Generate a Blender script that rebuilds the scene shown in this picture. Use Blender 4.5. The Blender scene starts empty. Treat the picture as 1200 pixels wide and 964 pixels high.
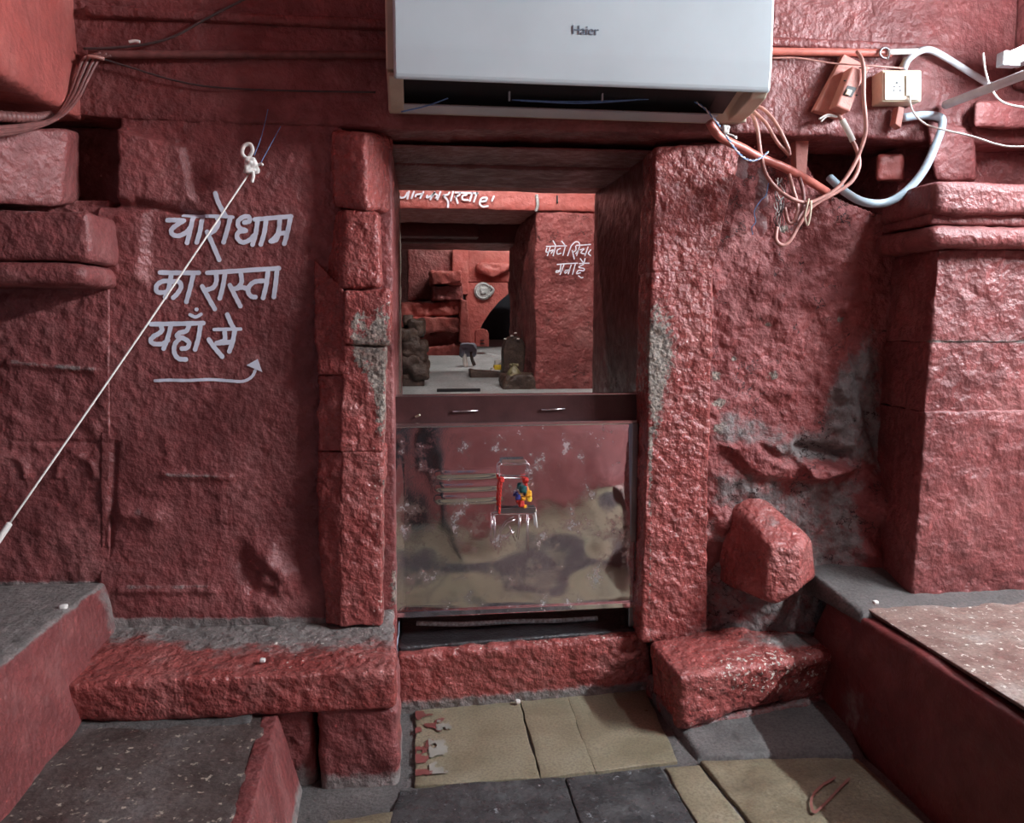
import bpy, bmesh, math, random
import numpy as np
from mathutils import Vector, Matrix
random.seed(7)
SC = bpy.context.scene
COL = SC.collection
# ------------------------------------------------------------------ camera
FPX = 924.0
PIT, YAW = math.radians(6.3), math.radians(7.0)
_cp, _sp, _cy, _sy = math.cos(PIT), math.sin(PIT), math.cos(YAW), math.sin(YAW)
Fw = np.array([_sy*_cp, _cy*_cp, -_sp]); Rt = np.array([_cy, -_sy, 0.0]); Up = np.cross(Rt, Fw)
H = 1.0191                                   # camera height above the floor
cam_d = bpy.data.cameras.new('camera'); cam = bpy.data.objects.new('camera', cam_d); COL.objects.link(cam)
cam.location = (0, 0, H)
cam.rotation_euler = (math.pi/2 - PIT, 0, -YAW)
cam_d.sensor_width = 36; cam_d.lens = 36*FPX/1200; cam_d.clip_start = 0.02
SC.camera = cam
# ------------------------------------------------------------------ world, exposure
W = bpy.data.worlds.new('world'); SC.world = W; W.use_nodes = True
W.node_tree.nodes['Background'].inputs[0].default_value = (0.58, 0.66, 0.84, 1)
W.node_tree.nodes['Background'].inputs[1].default_value = 0.75
SC.view_settings.view_transform = 'Standard'; SC.view_settings.look = 'None'
SC.view_settings.gamma = 1; SC.view_settings.use_curve_mapping = False
SC.view_settings.exposure = 0.0
TUBE_E = 150.0
ADDED_TUBE_E = 1800.0                             # added unseen hall tube that brightens the left wall
INNER_E = 165.0

def ray(px, py): return Fw + Rt*(px-600)/FPX + Up*(482-py)/FPX
def P(px, py, Y):                            # point of the plane Y = const seen at a photo position
    d = ray(px, py); v = d*Y/d[1]; v[2] += H; return v
def PZ(px, py, z):
    d = ray(px, py); v = d*(z-H)/d[2]; v[2] += H; return v
def PX(px, py, X):
    d = ray(px, py); v = d*X/d[0]; v[2] += H; return v
def PV(px, py, Y):                           # vectorised P
    px = np.asarray(px, float); py = np.asarray(py, float)
    d = Fw[None] + Rt[None]*((px-600)/FPX)[:, None] + Up[None]*((482-py)/FPX)[:, None]
    v = d*(np.broadcast_to(Y, px.shape)/d[:, 1])[:, None]; v[:, 2] += H; return v
def proj(v):
    w = v - np.array([0, 0, H]); k = w@Fw
    return 600+FPX*(w@Rt)/k, 482-FPX*(w@Up)/k
# ------------------------------------------------------------------ noise
def _hash(i, j, k):
    h = (i.astype(np.int64)*374761393 + j.astype(np.int64)*668265263 + k.astype(np.int64)*2147483647) & 0xffffffff
    h = ((h ^ (h >> 13))*1274126177) & 0xffffffff
    h = ((h ^ (h >> 16))*2246822519) & 0xffffffff
    return ((h ^ (h >> 15)) & 0xffff)/65535.0*2-1
def vnoise(p):
    i = np.floor(p); f = p-i; u = f*f*f*(f*(f*6-15)+10); i = i.astype(np.int64)
    r = 0
    for a in (0, 1):
        for b in (0, 1):
            for c in (0, 1):
                w = (u[:, 0] if a else 1-u[:, 0])*(u[:, 1] if b else 1-u[:, 1])*(u[:, 2] if c else 1-u[:, 2])
                r = r + w*_hash(i[:, 0]+a, i[:, 1]+b, i[:, 2]+c)
    return r
def fbm(p, freq, octv=3, seed=0.0):
    s = 0; a = 1; t = 0
    for o in range(octv):
        s = s + a*vnoise(p*freq + seed + 17.3*o); t += a; a *= .5; freq *= 2.03
    return s/t
def sstep(a, b, x):
    t = np.clip((x-a)/(b-a), 0, 1); return t*t*(3-2*t)
def seg_dist(x, y, pts):
    d = np.full(x.shape, 1e9)
    for (ax, ay), (bx, by) in zip(pts[:-1], pts[1:]):
        L = (bx-ax)**2+(by-ay)**2+1e-9
        t = np.clip(((x-ax)*(bx-ax)+(y-ay)*(by-ay))/L, 0, 1)
        d = np.minimum(d, np.hypot(x-ax-t*(bx-ax), y-ay-t*(by-ay)))
    return d
def poly_sd(x, y, poly):                     # > 0 inside
    d = seg_dist(x, y, list(poly)+[poly[0]]); ins = np.zeros(x.shape, bool)
    for (ax, ay), (bx, by) in zip(poly, list(poly[1:])+[poly[0]]):
        c = ((ay > y) != (by > y)) & (x < (bx-ax)*(y-ay)/((by-ay) or 1e-9)+ax); ins ^= c
    return np.where(ins, d, -d)
def blob(x, y, cx, cy, rx, ry): return np.exp(-((x-cx)/rx)**2-((y-cy)/ry)**2)
# ------------------------------------------------------------------ objects
def tag(o, label=None, cat=None, group=None, kind=None):
    if label: o['label'] = label
    if cat: o['category'] = cat
    if group: o['group'] = group
    if kind: o['kind'] = kind
    return o
def thing(name, label, cat, loc=(0, 0, 0), group=None, kind=None):
    o = bpy.data.objects.new(name, None); COL.objects.link(o); o.location = [float(c) for c in loc]
    o.empty_display_size = .05
    return tag(o, label, cat, group, kind)
def link(name, me, mat, parent=None, smooth=True):
    if mat is not None: me.materials.append(mat)
    o = bpy.data.objects.new(name, me); COL.objects.link(o)
    if smooth: me.polygons.foreach_set('use_smooth', [True]*len(me.polygons))
    if parent is not None:
        o.parent = parent
        if parent.type == 'EMPTY': o.matrix_parent_inverse = Matrix.Translation(parent.location).inverted()
    return o
def mesh_np(name, V, Q, mat, parent=None, smooth=True, attrs=None):
    me = bpy.data.meshes.new(name)
    V = np.asarray(V, float)
    me.from_pydata(V.tolist(), [], [tuple(int(c) for c in q) for q in Q])
    if attrs:
        for k, a in attrs.items():
            at = me.attributes.new(k, 'FLOAT', 'POINT'); at.data.foreach_set('value', np.asarray(a, np.float32))
    me.update()
    return link(name, me, mat, parent, smooth)
def lattice_box(n, dim=None, r=0.0):
    ax = []
    for k in range(3):
        if dim is None: ax.append(np.linspace(0, 1, n[k]+1)); continue
        d = dim[k]; rr = min(r, d*.45); a = np.array([0, .4*rr, rr]); ax.append(np.concatenate([a, np.linspace(rr, d-rr, max(2, n[k]-1))[1:-1], d-a[::-1]])/d)
    nx, ny, nz = (len(a)-1 for a in ax)
    idx = -np.ones((nx+1, ny+1, nz+1), int)
    I, J, K = np.meshgrid(range(nx+1), range(ny+1), range(nz+1), indexing='ij')
    s = (I == 0) | (I == nx) | (J == 0) | (J == ny) | (K == 0) | (K == nz)
    idx[s] = np.arange(s.sum())
    U = np.stack([ax[0][I[s]], ax[1][J[s]], ax[2][K[s]]], 1)
    Q = []
    def quad(g, flip):
        a, b, c, d = g[:-1, :-1].ravel(), g[1:, :-1].ravel(), g[1:, 1:].ravel(), g[:-1, 1:].ravel()
        Q.append(np.stack([a, d, c, b] if flip else [a, b, c, d], 1))
    quad(idx[:, :, 0], True); quad(idx[:, :, nz], False)
    quad(idx[:, 0, :], False); quad(idx[:, ny, :], True)
    quad(idx[0, :, :], True); quad(idx[nx, :, :], False)
    return U, np.concatenate(Q)
def hexa(fbl, fbr, ftr, ftl, bbl, bbr, btr, btl):
    return np.array([fbl, fbr, ftr, ftl, bbl, bbr, btr, btl], float)
def boxc(x0, x1, y0, y1, z0, z1):
    return hexa((x0, y0, z0), (x1, y0, z0), (x1, y0, z1), (x0, y0, z1), (x0, y1, z0), (x1, y1, z0), (x1, y1, z1), (x0, y1, z1))
def pxbox(quad, Yf, depth, Xs=0.0):          # quad of four photo points bl, br, tr, tl on plane(s) Yf, straight back
    Ys = Yf if hasattr(Yf, '__len__') else [Yf]*4
    f = [P(a, b, y) for (a, b), y in zip(quad, Ys)]
    return np.array(f+[p+np.array([Xs, depth, 0]) for p in f])
def wear(V, N, bare=None, dust=None, chip_glint=None):
    px, py = proj(V)
    z = np.zeros(len(V))
    at = {'bare': z, 'dust': z, 'chip_glint': z}
    if bare is not None: at['bare'] = np.clip(bare(V, N, px, py), 0, 1)
    if dust is not None: at['dust'] = np.clip(dust(V, N, px, py), 0, 1)
    if chip_glint is not None: at['chip_glint'] = np.clip(chip_glint(V, N, px, py), 0, 1)
    return at
def rock(name, C, mat, parent=None, cell=.008, r=.012, amp=.004, freq=18, octv=3, big=0.0, bigf=4, seed=0.0, warp=None, nmax=150, bare=None, dust=None, chip_glint=None):
    ex = np.linalg.norm(C[1]-C[0])*.5+np.linalg.norm(C[2]-C[3])*.5
    ez = np.linalg.norm(C[3]-C[0])*.5+np.linalg.norm(C[2]-C[1])*.5
    ey = np.linalg.norm(C[4]-C[0])
    dim = np.array([ex, ey, ez]); n = [int(np.clip(round(d/cell), 2, nmax)) for d in dim]
    hd = dim/2
    r = min(r, hd.min()*.9)
    U, Q = lattice_box(n, dim, r)            # a ring of vertices keeps each rounded edge tight
    p = (U-.5)*dim
    q = np.clip(p, -(hd-r), hd-r); dv = p-q; ln = np.linalg.norm(dv, axis=1, keepdims=True)
    nn = dv/np.maximum(ln, 1e-9)
    p2 = q+nn*r
    u = p2/dim+.5
    a, b, c = u[:, :1], u[:, 1:2], u[:, 2:3]
    V = ((1-a)*(1-b)*(1-c))*C[0]+(a*(1-b)*(1-c))*C[1]+(a*(1-b)*c)*C[2]+((1-a)*(1-b)*c)*C[3] \
        + ((1-a)*b*(1-c))*C[4]+(a*b*(1-c))*C[5]+(a*b*c)*C[6]+((1-a)*b*c)*C[7]
    if warp is not None: V = warp(V, u)
    if amp: V = V+nn*(amp*fbm(V, freq, octv, seed))[:, None]
    if big: V = V+nn*(big*fbm(V, bigf, 2, seed+5))[:, None]
    return mesh_np(name, V, Q, mat, parent, True, wear(V, nn, bare, dust, chip_glint))
def relief(name, x0, x1, y0, y1, Y0, hf, mat, parent=None, step=2.5, thick=.12, bare=None, dust=None, chip_glint=None):
    nx, ny = int((x1-x0)/step), int((y1-y0)/step)
    gx, gy = np.meshgrid(np.linspace(x0, x1, nx+1), np.linspace(y0, y1, ny+1))
    gx, gy = gx.ravel(), gy.ravel()
    B = PV(gx, gy, Y0); h = hf(gx, gy, B)
    V = B.copy(); V[:, 1] -= h
    g = np.arange((nx+1)*(ny+1)).reshape(ny+1, nx+1)
    Q = [np.stack([g[1:, :-1].ravel(), g[1:, 1:].ravel(), g[:-1, 1:].ravel(), g[:-1, :-1].ravel()], 1)]
    rim = np.concatenate([g[0, :-1], g[:-1, -1], g[-1, :0:-1], g[:0:-1, 0]])
    S = B[rim].copy(); S[:, 1] = Y0+thick
    k = len(V); m = len(rim); ar = np.arange(m)
    Q.append(np.stack([rim, np.roll(rim, -1), k+np.roll(ar, -1), k+ar], 1))
    NN = np.tile([0., -1., 0.], (k+m, 1))
    V = np.concatenate([V, S]); Q = np.concatenate(Q)
    return mesh_np(name, V, Q, mat, parent, True, wear(V, NN, bare, dust, chip_glint))
def boulder(name, c, planes, mat, parent=None, sub=5, k=24.0, amp=.005, freq=16, big=0.0, seed=0.0, bare=None, dust=None, chip_glint=None):
    bm = bmesh.new(); bmesh.ops.create_icosphere(bm, subdivisions=sub, radius=1)
    D = np.array([v.co[:] for v in bm.verts]); Q = [[v.index for v in f.verts] for f in bm.faces]; bm.free()
    D /= np.linalg.norm(D, axis=1, keepdims=True)
    acc = 0
    for nx, ny, nz, h in planes:
        n = np.array([nx, ny, nz], float); n /= np.linalg.norm(n)
        acc = acc + np.maximum(D@n, 0)**k/(h**k)
    R = acc**(-1.0/k)
    V = D*R[:, None]+np.asarray(c)
    V = V+D*(amp*fbm(V, freq, 3, seed)+(big*fbm(V, 5, 2, seed) if big else 0))[:, None]
    return mesh_np(name, V, Q, mat, parent, True, wear(V, D, bare, dust, chip_glint))
def spline(pts, n=8):
    pts = [np.asarray(p, float) for p in pts]
    if len(pts) == 2: return np.array([pts[0]+(pts[1]-pts[0])*t for t in np.linspace(0, 1, n+1)])
    q = [2*pts[0]-pts[1]]+pts+[2*pts[-1]-pts[-2]]; out = []
    for i in range(1, len(q)-2):
        a, b, c, d = q[i-1:i+3]
        for t in np.linspace(0, 1, n, endpoint=False):
            out.append(.5*((2*b)+(c-a)*t+(2*a-5*b+4*c-d)*t*t+(3*b-a-3*c+d)*t**3))
    out.append(pts[-1]); return np.array(out)
def tube_vq(pts, r, res=8):
    pts = np.asarray(pts); n = len(pts); rr = np.broadcast_to(r, (n,))
    T = np.gradient(pts, axis=0); T /= np.linalg.norm(T, axis=1, keepdims=True)+1e-12
    ref = np.array([0, 0, 1.]) if abs(T[0][2]) < .9 else np.array([1., 0, 0])
    u = np.cross(T[0], ref); u /= np.linalg.norm(u); V = []
    for i in range(n):
        u = u-T[i]*(u@T[i]); u /= np.linalg.norm(u)+1e-12; w = np.cross(T[i], u)
        for k in range(res):
            a = 2*math.pi*k/res; V.append(pts[i]+rr[i]*(math.cos(a)*u+math.sin(a)*w))
    Q = [(i*res+k, i*res+(k+1) % res, (i+1)*res+(k+1) % res, (i+1)*res+k) for i in range(n-1) for k in range(res)]
    Q.append(tuple(range(res-1, -1, -1))); Q.append(tuple((n-1)*res+k for k in range(res)))
    return V, Q
def tube(name, pts, r, mat, parent=None, n=8, res=8, straight=False):
    V, Q = tube_vq(np.asarray(pts, float) if straight else spline(pts, n), r, res)
    me = bpy.data.meshes.new(name); me.from_pydata([tuple(map(float, v)) for v in V], [], Q); me.update()
    return link(name, me, mat, parent)
def bm_obj(name, bm, mat, parent=None, smooth=False):
    bmesh.ops.recalc_face_normals(bm, faces=bm.faces)
    me = bpy.data.meshes.new(name); bm.to_mesh(me); bm.free(); return link(name, me, mat, parent, smooth)
def bbox(name, x0, x1, y0, y1, z0, z1, mat, parent=None, bev=.003, seg=2, M=None):
    bm = bmesh.new(); bmesh.ops.create_cube(bm, size=1)
    for v in bm.verts: v.co = Vector(((x0+x1)/2+v.co.x*(x1-x0), (y0+y1)/2+v.co.y*(y1-y0), (z0+z1)/2+v.co.z*(z1-z0)))
    if bev: bmesh.ops.bevel(bm, geom=bm.edges[:], offset=bev, segments=seg, affect='EDGES', profile=.5)
    if M is not None: bmesh.ops.transform(bm, matrix=M, verts=bm.verts)
    return bm_obj(name, bm, mat, parent)
def lathe(name, prof, c, mat, parent=None, res=20, sx=1, sy=1):
    V = []; Q = []
    for r, z in prof:
        for k in range(res):
            a = 2*math.pi*k/res; V.append((c[0]+r*sx*math.cos(a), c[1]+r*sy*math.sin(a), c[2]+z))
    for i in range(len(prof)-1):
        for k in range(res): Q.append((i*res+k, i*res+(k+1) % res, (i+1)*res+(k+1) % res, (i+1)*res+k))
    Q.append(tuple(range(res-1, -1, -1))); Q.append(tuple((len(prof)-1)*res+k for k in range(res)))
    me = bpy.data.meshes.new(name); me.from_pydata(V, [], Q); me.update(); return link(name, me, mat, parent)
def extrude_poly(name, pts3, dvec, mat, parent=None, bev=0, smooth=False):
    bm = bmesh.new(); vs = [bm.verts.new(tuple(map(float, p))) for p in pts3]; f = bm.faces.new(vs)
    r = bmesh.ops.extrude_face_region(bm, geom=[f])
    bmesh.ops.translate(bm, vec=Vector([float(c) for c in dvec]), verts=[e for e in r['geom'] if isinstance(e, bmesh.types.BMVert)])
    if bev: bmesh.ops.bevel(bm, geom=bm.edges[:], offset=bev, segments=2, affect='EDGES', profile=.5)
    return bm_obj(name, bm, mat, parent, smooth)
def ribbons(name, strokes, surf, mat, parent=None, off=.0022):
    """painted brush strokes: flat ribbons with round ends that follow a wall surface"""
    V = []; Q = []
    for pts, w in strokes:
        pts = [np.array([a, b, 0.]) for a, b in pts]
        c = spline(pts, 6)[:, :2]; d = np.gradient(c, axis=0); d /= np.linalg.norm(d, axis=1, keepdims=True)+1e-9
        nrm = np.stack([-d[:, 1], d[:, 0]], 1); hw = w/2
        rows = []; m = len(c)
        for t in (1.0, .8, .45): rows.append((c[0]-d[0]*hw*t, nrm[0], hw*math.sqrt(max(0, 1-t*t))))
        for i in range(m): rows.append((c[i], nrm[i], hw*(1+.06*math.sin(i*1.7+w))))
        for t in (.45, .8, 1.0): rows.append((c[-1]+d[-1]*hw*t, nrm[-1], hw*math.sqrt(max(0, 1-t*t))))
        b = len(V)
        for p, nv, h in rows:
            for s in (-1, 0, 1): V.append(p+nv*h*s)
        for i in range(len(rows)-1):
            for s in (0, 1): Q.append((b+i*3+s, b+i*3+s+1, b+(i+1)*3+s+1, b+(i+1)*3+s))
    V = np.array(V); W3 = surf(V[:, 0], V[:, 1]); W3[:, 1] -= off
    return mesh_np(name, W3, Q, mat, parent, False)
# ------------------------------------------------------------------ materials
def new_mat(name):
    m = bpy.data.materials.new(name); m.use_nodes = True; nt = m.node_tree
    return m, nt, nt.nodes['Principled BSDF'], nt.nodes.new, nt.links.new
def N_noise(nt, vec, scale, detail=4, rough=.55):
    n = nt.nodes.new('ShaderNodeTexNoise'); n.inputs['Scale'].default_value = scale
    n.inputs['Detail'].default_value = detail; n.inputs['Roughness'].default_value = rough
    nt.links.new(vec, n.inputs['Vector']); return n.outputs['Fac']
def N_ramp(nt, fac, stops):
    n = nt.nodes.new('ShaderNodeValToRGB'); e = n.color_ramp.elements
    while len(e) < len(stops): e.new(.5)
    for k, (p, c) in enumerate(stops):
        e[k].position = p; e[k].color = c if len(c) == 4 else (*c, 1)
    nt.links.new(fac, n.inputs[0]); return n.outputs[0]
def N_math(nt, op, a, b, clamp=False):
    n = nt.nodes.new('ShaderNodeMath'); n.operation = op; n.use_clamp = clamp
    for k, v in enumerate((a, b)):
        if isinstance(v, (int, float)): n.inputs[k].default_value = v
        else: nt.links.new(v, n.inputs[k])
    return n.outputs[0]
def N_map(nt, fac, a, b, c=0., d=1.):
    n = nt.nodes.new('ShaderNodeMapRange'); n.interpolation_type = 'SMOOTHSTEP'
    n.inputs[1].default_value = a; n.inputs[2].default_value = b; n.inputs[3].default_value = c; n.inputs[4].default_value = d
    nt.links.new(fac, n.inputs[0]); return n.outputs[0]
def N_mix(nt, fac, a, b, blend='MIX'):
    n = nt.nodes.new('ShaderNodeMix'); n.data_type = 'RGBA'; n.blend_type = blend
    for k, v in ((0, fac), (6, a), (7, b)):
        if isinstance(v, (int, float)): n.inputs[k].default_value = v
        elif isinstance(v, tuple): n.inputs[k].default_value = (*v, 1) if len(v) == 3 else v
        else: nt.links.new(v, n.inputs[k])
    return n.outputs[2]
def N_bump(nt, h, strength, dist, prev=None):
    n = nt.nodes.new('ShaderNodeBump'); n.inputs['Strength'].default_value = strength; n.inputs['Distance'].default_value = dist
    nt.links.new(h, n.inputs['Height'])
    if prev is not None: nt.links.new(prev, n.inputs['Normal'])
    return n.outputs[0]
def N_pos(nt): return nt.nodes.new('ShaderNodeNewGeometry').outputs['Position']
def N_attr(nt, name):
    n = nt.nodes.new('ShaderNodeAttribute'); n.attribute_name = name; return n.outputs['Fac']
def red_paint(name, lo=(.152, .040, .039), hi=(.285, .083, .080), chalk=(.35, .155, .145), chalk_amt=.4, rough=(.32, .6), hammer=.5, hscale=55, stone=((.10, .085, .075), (.36, .31, .26)), dustc=(.20, .175, .165), cracks=False):
    m, nt, b, _, L = new_mat(name); pos = N_pos(nt)
    n1 = N_noise(nt, pos, 3.2, 5); n2 = N_noise(nt, pos, 21, 5); n3 = N_noise(nt, pos, 120, 3); nh = N_noise(nt, pos, hscale, 5, .5)
    col = N_ramp(nt, n1, [(.3, lo), (.7, hi)])
    col = N_mix(nt, N_map(nt, n2, .25, .75, 0, .55), col, tuple(c*.62 for c in lo))
    col = N_mix(nt, N_math(nt, 'MULTIPLY', N_map(nt, N_noise(nt, pos, 6.5, 6, .65), .48, .72), chalk_amt), col, chalk)
    # bare stone where the paint is gone
    st = N_ramp(nt, n3, [(.36, stone[0]), (.62, stone[1])])
    fb = N_map(nt, N_math(nt, 'ADD', N_attr(nt, 'bare'), N_math(nt, 'MULTIPLY', N_math(nt, 'SUBTRACT', N_noise(nt, pos, 90, 6, .7), .5), 1.5)), .42, .58)
    col = N_mix(nt, fb, col, st)
    du = N_ramp(nt, N_noise(nt, pos, 34, 6, .65), [(.3, tuple(c*.62 for c in dustc)), (.7, tuple(c*1.25 for c in dustc))])
    fd = N_map(nt, N_math(nt, 'ADD', N_attr(nt, 'dust'), N_math(nt, 'MULTIPLY', N_math(nt, 'SUBTRACT', N_noise(nt, pos, 26, 6, .7), .5), 1.3)), .3, .72)
    col = N_mix(nt, fd, col, du)
    fc = N_map(nt, N_math(nt, 'ADD', N_math(nt, 'MULTIPLY', N_attr(nt, 'chip_glint'), .22), N_noise(nt, pos, 95, 3, .6)), .795, .83)  # pale paint chips that also stand in for glints on the gloss
    col = N_mix(nt, fc, col, (.62, .56, .50))
    ck = None
    if cracks:
        band = N_math(nt, 'ABSOLUTE', N_math(nt, 'SUBTRACT', N_noise(nt, pos, 17, 5, .6), .5), 0.0)
        ck = N_math(nt, 'MULTIPLY', N_map(nt, band, .004, .014, 1., 0.), N_map(nt, N_noise(nt, pos, 9, 3), .52, .6))
        col = N_mix(nt, ck, col, (.035, .014, .014))
    L(col, b.inputs['Base Color'])
    ro = N_map(nt, n2, .3, .7, rough[0], rough[1])
    n = N_math(nt, 'MAXIMUM', fb, fd); ro = N_math(nt, 'ADD', ro, N_math(nt, 'MULTIPLY', n, .4), True)
    L(ro, b.inputs['Roughness'])
    b.inputs['Specular IOR Level'].default_value = .45
    bp = N_bump(nt, nh, hammer, .02); bp = N_bump(nt, N_noise(nt, pos, 170, 3, .5), .16, .004, bp)
    bp = N_bump(nt, N_math(nt, 'MULTIPLY', n, N_noise(nt, pos, 140, 5, .7)), .5, .006, bp)
    if ck is not None: bp = N_bump(nt, N_math(nt, 'SUBTRACT', 1.0, ck), .7, .006, bp)
    L(bp, b.inputs['Normal']); return m
def simple(name, col, rough=.5, metal=0., bump=0., bscale=80, var=.18, spec=.5, vscale=14):
    m, nt, b, _, L = new_mat(name); pos = N_pos(nt)
    c = N_ramp(nt, N_noise(nt, pos, vscale, 5), [(.3, tuple(max(0, v*(1-var)) for v in col)), (.7, tuple(min(1, v*(1+var)) for v in col))])
    L(c, b.inputs['Base Color']); b.inputs['Roughness'].default_value = rough; b.inputs['Metallic'].default_value = metal
    b.inputs['Specular IOR Level'].default_value = spec
    if bump: L(N_bump(nt, N_noise(nt, pos, bscale, 5, .6), bump, .01), b.inputs['Normal'])
    return m
def speckled(name, c1, c2, c3, s1=9, s2=130, rough=.6, bump=.35, spots=.0, spotc=(.55, .5, .45), bscale=70):
    m, nt, b, _, L = new_mat(name); pos = N_pos(nt)
    col = N_ramp(nt, N_noise(nt, pos, s1, 6, .6), [(.3, c1), (.55, c2), (.75, c3)])
    col = N_mix(nt, N_map(nt, N_noise(nt, pos, s2, 4, .6), .35, .7, 0, .55), col, tuple(v*.45 for v in c1))
    if spots: col = N_mix(nt, N_map(nt, N_noise(nt, pos, 55, 5, .7), 1-spots-.03, 1-spots), col, spotc)
    L(col, b.inputs['Base Color'])
    L(N_map(nt, N_noise(nt, pos, s1*2, 5), .3, .7, rough-.15, min(1, rough+.2)), b.inputs['Roughness'])
    L(N_bump(nt, N_noise(nt, pos, bscale, 6, .65), bump, .012), b.inputs['Normal']); return m
def emit(name, col, e):
    m, nt, b, _, L = new_mat(name); b.inputs['Base Color'].default_value = (.8, .8, .8, 1)
    b.inputs['Emission Color'].default_value = (*col, 1); b.inputs['Emission Strength'].default_value = e; return m
M_RED = red_paint('red_wall_paint')
M_GLOSS = red_paint('red_gloss_paint', lo=(.245, .055, .049), hi=(.36, .098, .088), chalk=(.48, .22, .20), chalk_amt=.35, rough=(.16, .36), hammer=.8, hscale=48)
M_ROUGH = red_paint('red_plaster', lo=(.185, .040, .039), hi=(.315, .080, .075), chalk_amt=.45, hammer=.8, hscale=42, rough=(.45, .75), dustc=(.20, .178, .172), cracks=True)
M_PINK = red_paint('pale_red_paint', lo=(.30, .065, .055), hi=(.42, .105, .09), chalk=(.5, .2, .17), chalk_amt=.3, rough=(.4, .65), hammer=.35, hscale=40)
M_SHADE_RED = red_paint('shade_darkened_red', lo=(.10, .020, .020), hi=(.16, .031, .030), chalk_amt=.12, rough=(.3, .5), hammer=.3, hscale=30)  # red darkened in its colour to stand in for shade on these faces
M_CEIL = simple('ceiling_paint', (.22, .07, .06), .7, bump=.3)
M_TEXT = simple('white_sign_paint', (.66, .70, .80), .5, var=.07)
M_AC = simple('white_plastic', (.45, .51, .535), .38, var=.05, vscale=5)
M_ACOLD = simple('yellowed_plastic', (.52, .47, .36), .45, var=.12)
M_BLACK = simple('black_plastic', (.012, .013, .015), .5)
M_INK = simple('grey_print', (.12, .15, .19), .5)
M_CREAM = simple('cream_plastic', (.62, .53, .40), .4, var=.1, vscale=40)
M_CONDUIT = simple('grey_white_pvc', (.52, .55, .58), .45, var=.1, vscale=30)
M_PVCBLUE = simple('pale_blue_pvc', (.42, .54, .62), .4, var=.1, vscale=30)
M_REDPIPE = simple('red_painted_pipe', (.45, .13, .10), .4, var=.2, vscale=40)
M_CABLE = simple('painted_cable', (.42, .20, .17), .5, var=.25, vscale=50)
M_DCABLE = simple('dark_cable', (.06, .04, .04), .5, var=.3, vscale=50)
M_DPIPE = simple('dark_red_cable', (.16, .06, .055), .5, var=.3, vscale=50)
M_WHITE = simple('white_cord', (.72, .70, .66), .7, var=.1, vscale=90)
M_BLUE = simple('blue_twine', (.12, .25, .50), .6, var=.2, vscale=90)
M_BROWN = simple('dark_brown_paint', (.055, .022, .022), .35, var=.25, vscale=20, bump=.08)
M_WOOD = simple('painted_board', (.50, .20, .16), .55, var=.15, vscale=30, bump=.2)
M_REDT = simple('red_thread', (.55, .03, .02), .7, bump=.3, bscale=600)
M_ORANGE = simple('orange_thread', (.85, .38, .02), .7)
M_YELLOW = simple('yellow_thread', (.85, .60, .05), .7)
M_GREEN = simple('dark_green_thread', (.01, .09, .09), .7)
M_NAVY = simple('navy_thread', (.03, .03, .20), .7)
M_WIRE = simple('bright_steel_wire', (.80, .82, .84), .22, metal=1, var=.08)
M_FRAME = simple('dull_steel', (.30, .30, .32), .35, metal=1, var=.2)
M_DARKST = simple('wet_black_stone', (.018, .018, .02), .28, bump=.5, bscale=110, var=.5, vscale=60)
M_OLIVE = speckled('olive_sandstone', (.165, .138, .088), (.24, .208, .14), (.30, .268, .195), 5, 160, .42, .12, bscale=40)
M_OLIVE2 = speckled('worn_tan_sandstone', (.13, .10, .065), (.20, .165, .105), (.27, .23, .155), 9, 150, .5, .3, spots=.27)
M_GREYST = speckled('dark_grey_slab', (.035, .036, .038), (.065, .065, .066), (.11, .11, .11), 12, 120, .26, .5, spots=.34, spotc=(.26, .27, .28))
M_CEMENT = speckled('grey_cement', (.07, .064, .062), (.12, .11, .106), (.17, .155, .148), 8, 140, .75, .5)
M_LEDGE = speckled('dusty_ledge_stone', (.17, .09, .075), (.27, .19, .16), (.38, .34, .31), 11, 120, .6, .4, spots=.37, spotc=(.62, .58, .52))
M_SLABTOP = speckled('speckled_brown_stone', (.055, .038, .034), (.10, .075, .068), (.17, .15, .145), 7, 100, .65, .5, spots=.36, spotc=(.36, .31, .25))
M_IDOL = speckled('carved_brown_stone', (.035, .02, .016), (.07, .042, .032), (.14, .095, .07), 20, 120, .45, .6)
M_BRONZE = speckled('greenish_bronze', (.10, .09, .045), (.19, .17, .09), (.30, .27, .16), 25, 90, .4, .3)
M_PALEFL = speckled('pale_cement_floor', (.30, .32, .32), (.42, .45, .46), (.55, .58, .60), 7, 90, .5, .2)
def steel_mat():
    m, nt, b, _, L = new_mat('scratched_stainless_steel'); pos = N_pos(nt)
    sm = N_noise(nt, pos, 6, 6, .6)
    L(N_ramp(nt, sm, [(.3, (.76, .75, .78)), (.7, (.88, .89, .91))]), b.inputs['Base Color'])
    b.inputs['Metallic'].default_value = 1
    sw = N_noise(nt, pos, 17, 9, .75)
    L(N_map(nt, sw, .48, .68, .06, .34), b.inputs['Roughness'])
    L(N_map(nt, sw, .55, .72, 1.0, .72), b.inputs['Metallic'])
    bp = N_bump(nt, N_noise(nt, pos, 6, 2, .4), .03, .05); bp = N_bump(nt, N_noise(nt, pos, 300, 2), .02, .002, bp)
    L(bp, b.inputs['Normal']); return m
M_STEEL = steel_mat()
# ================================================================== STRUCTURE
def struct(o): o['kind'] = 'structure'; return o
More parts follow.
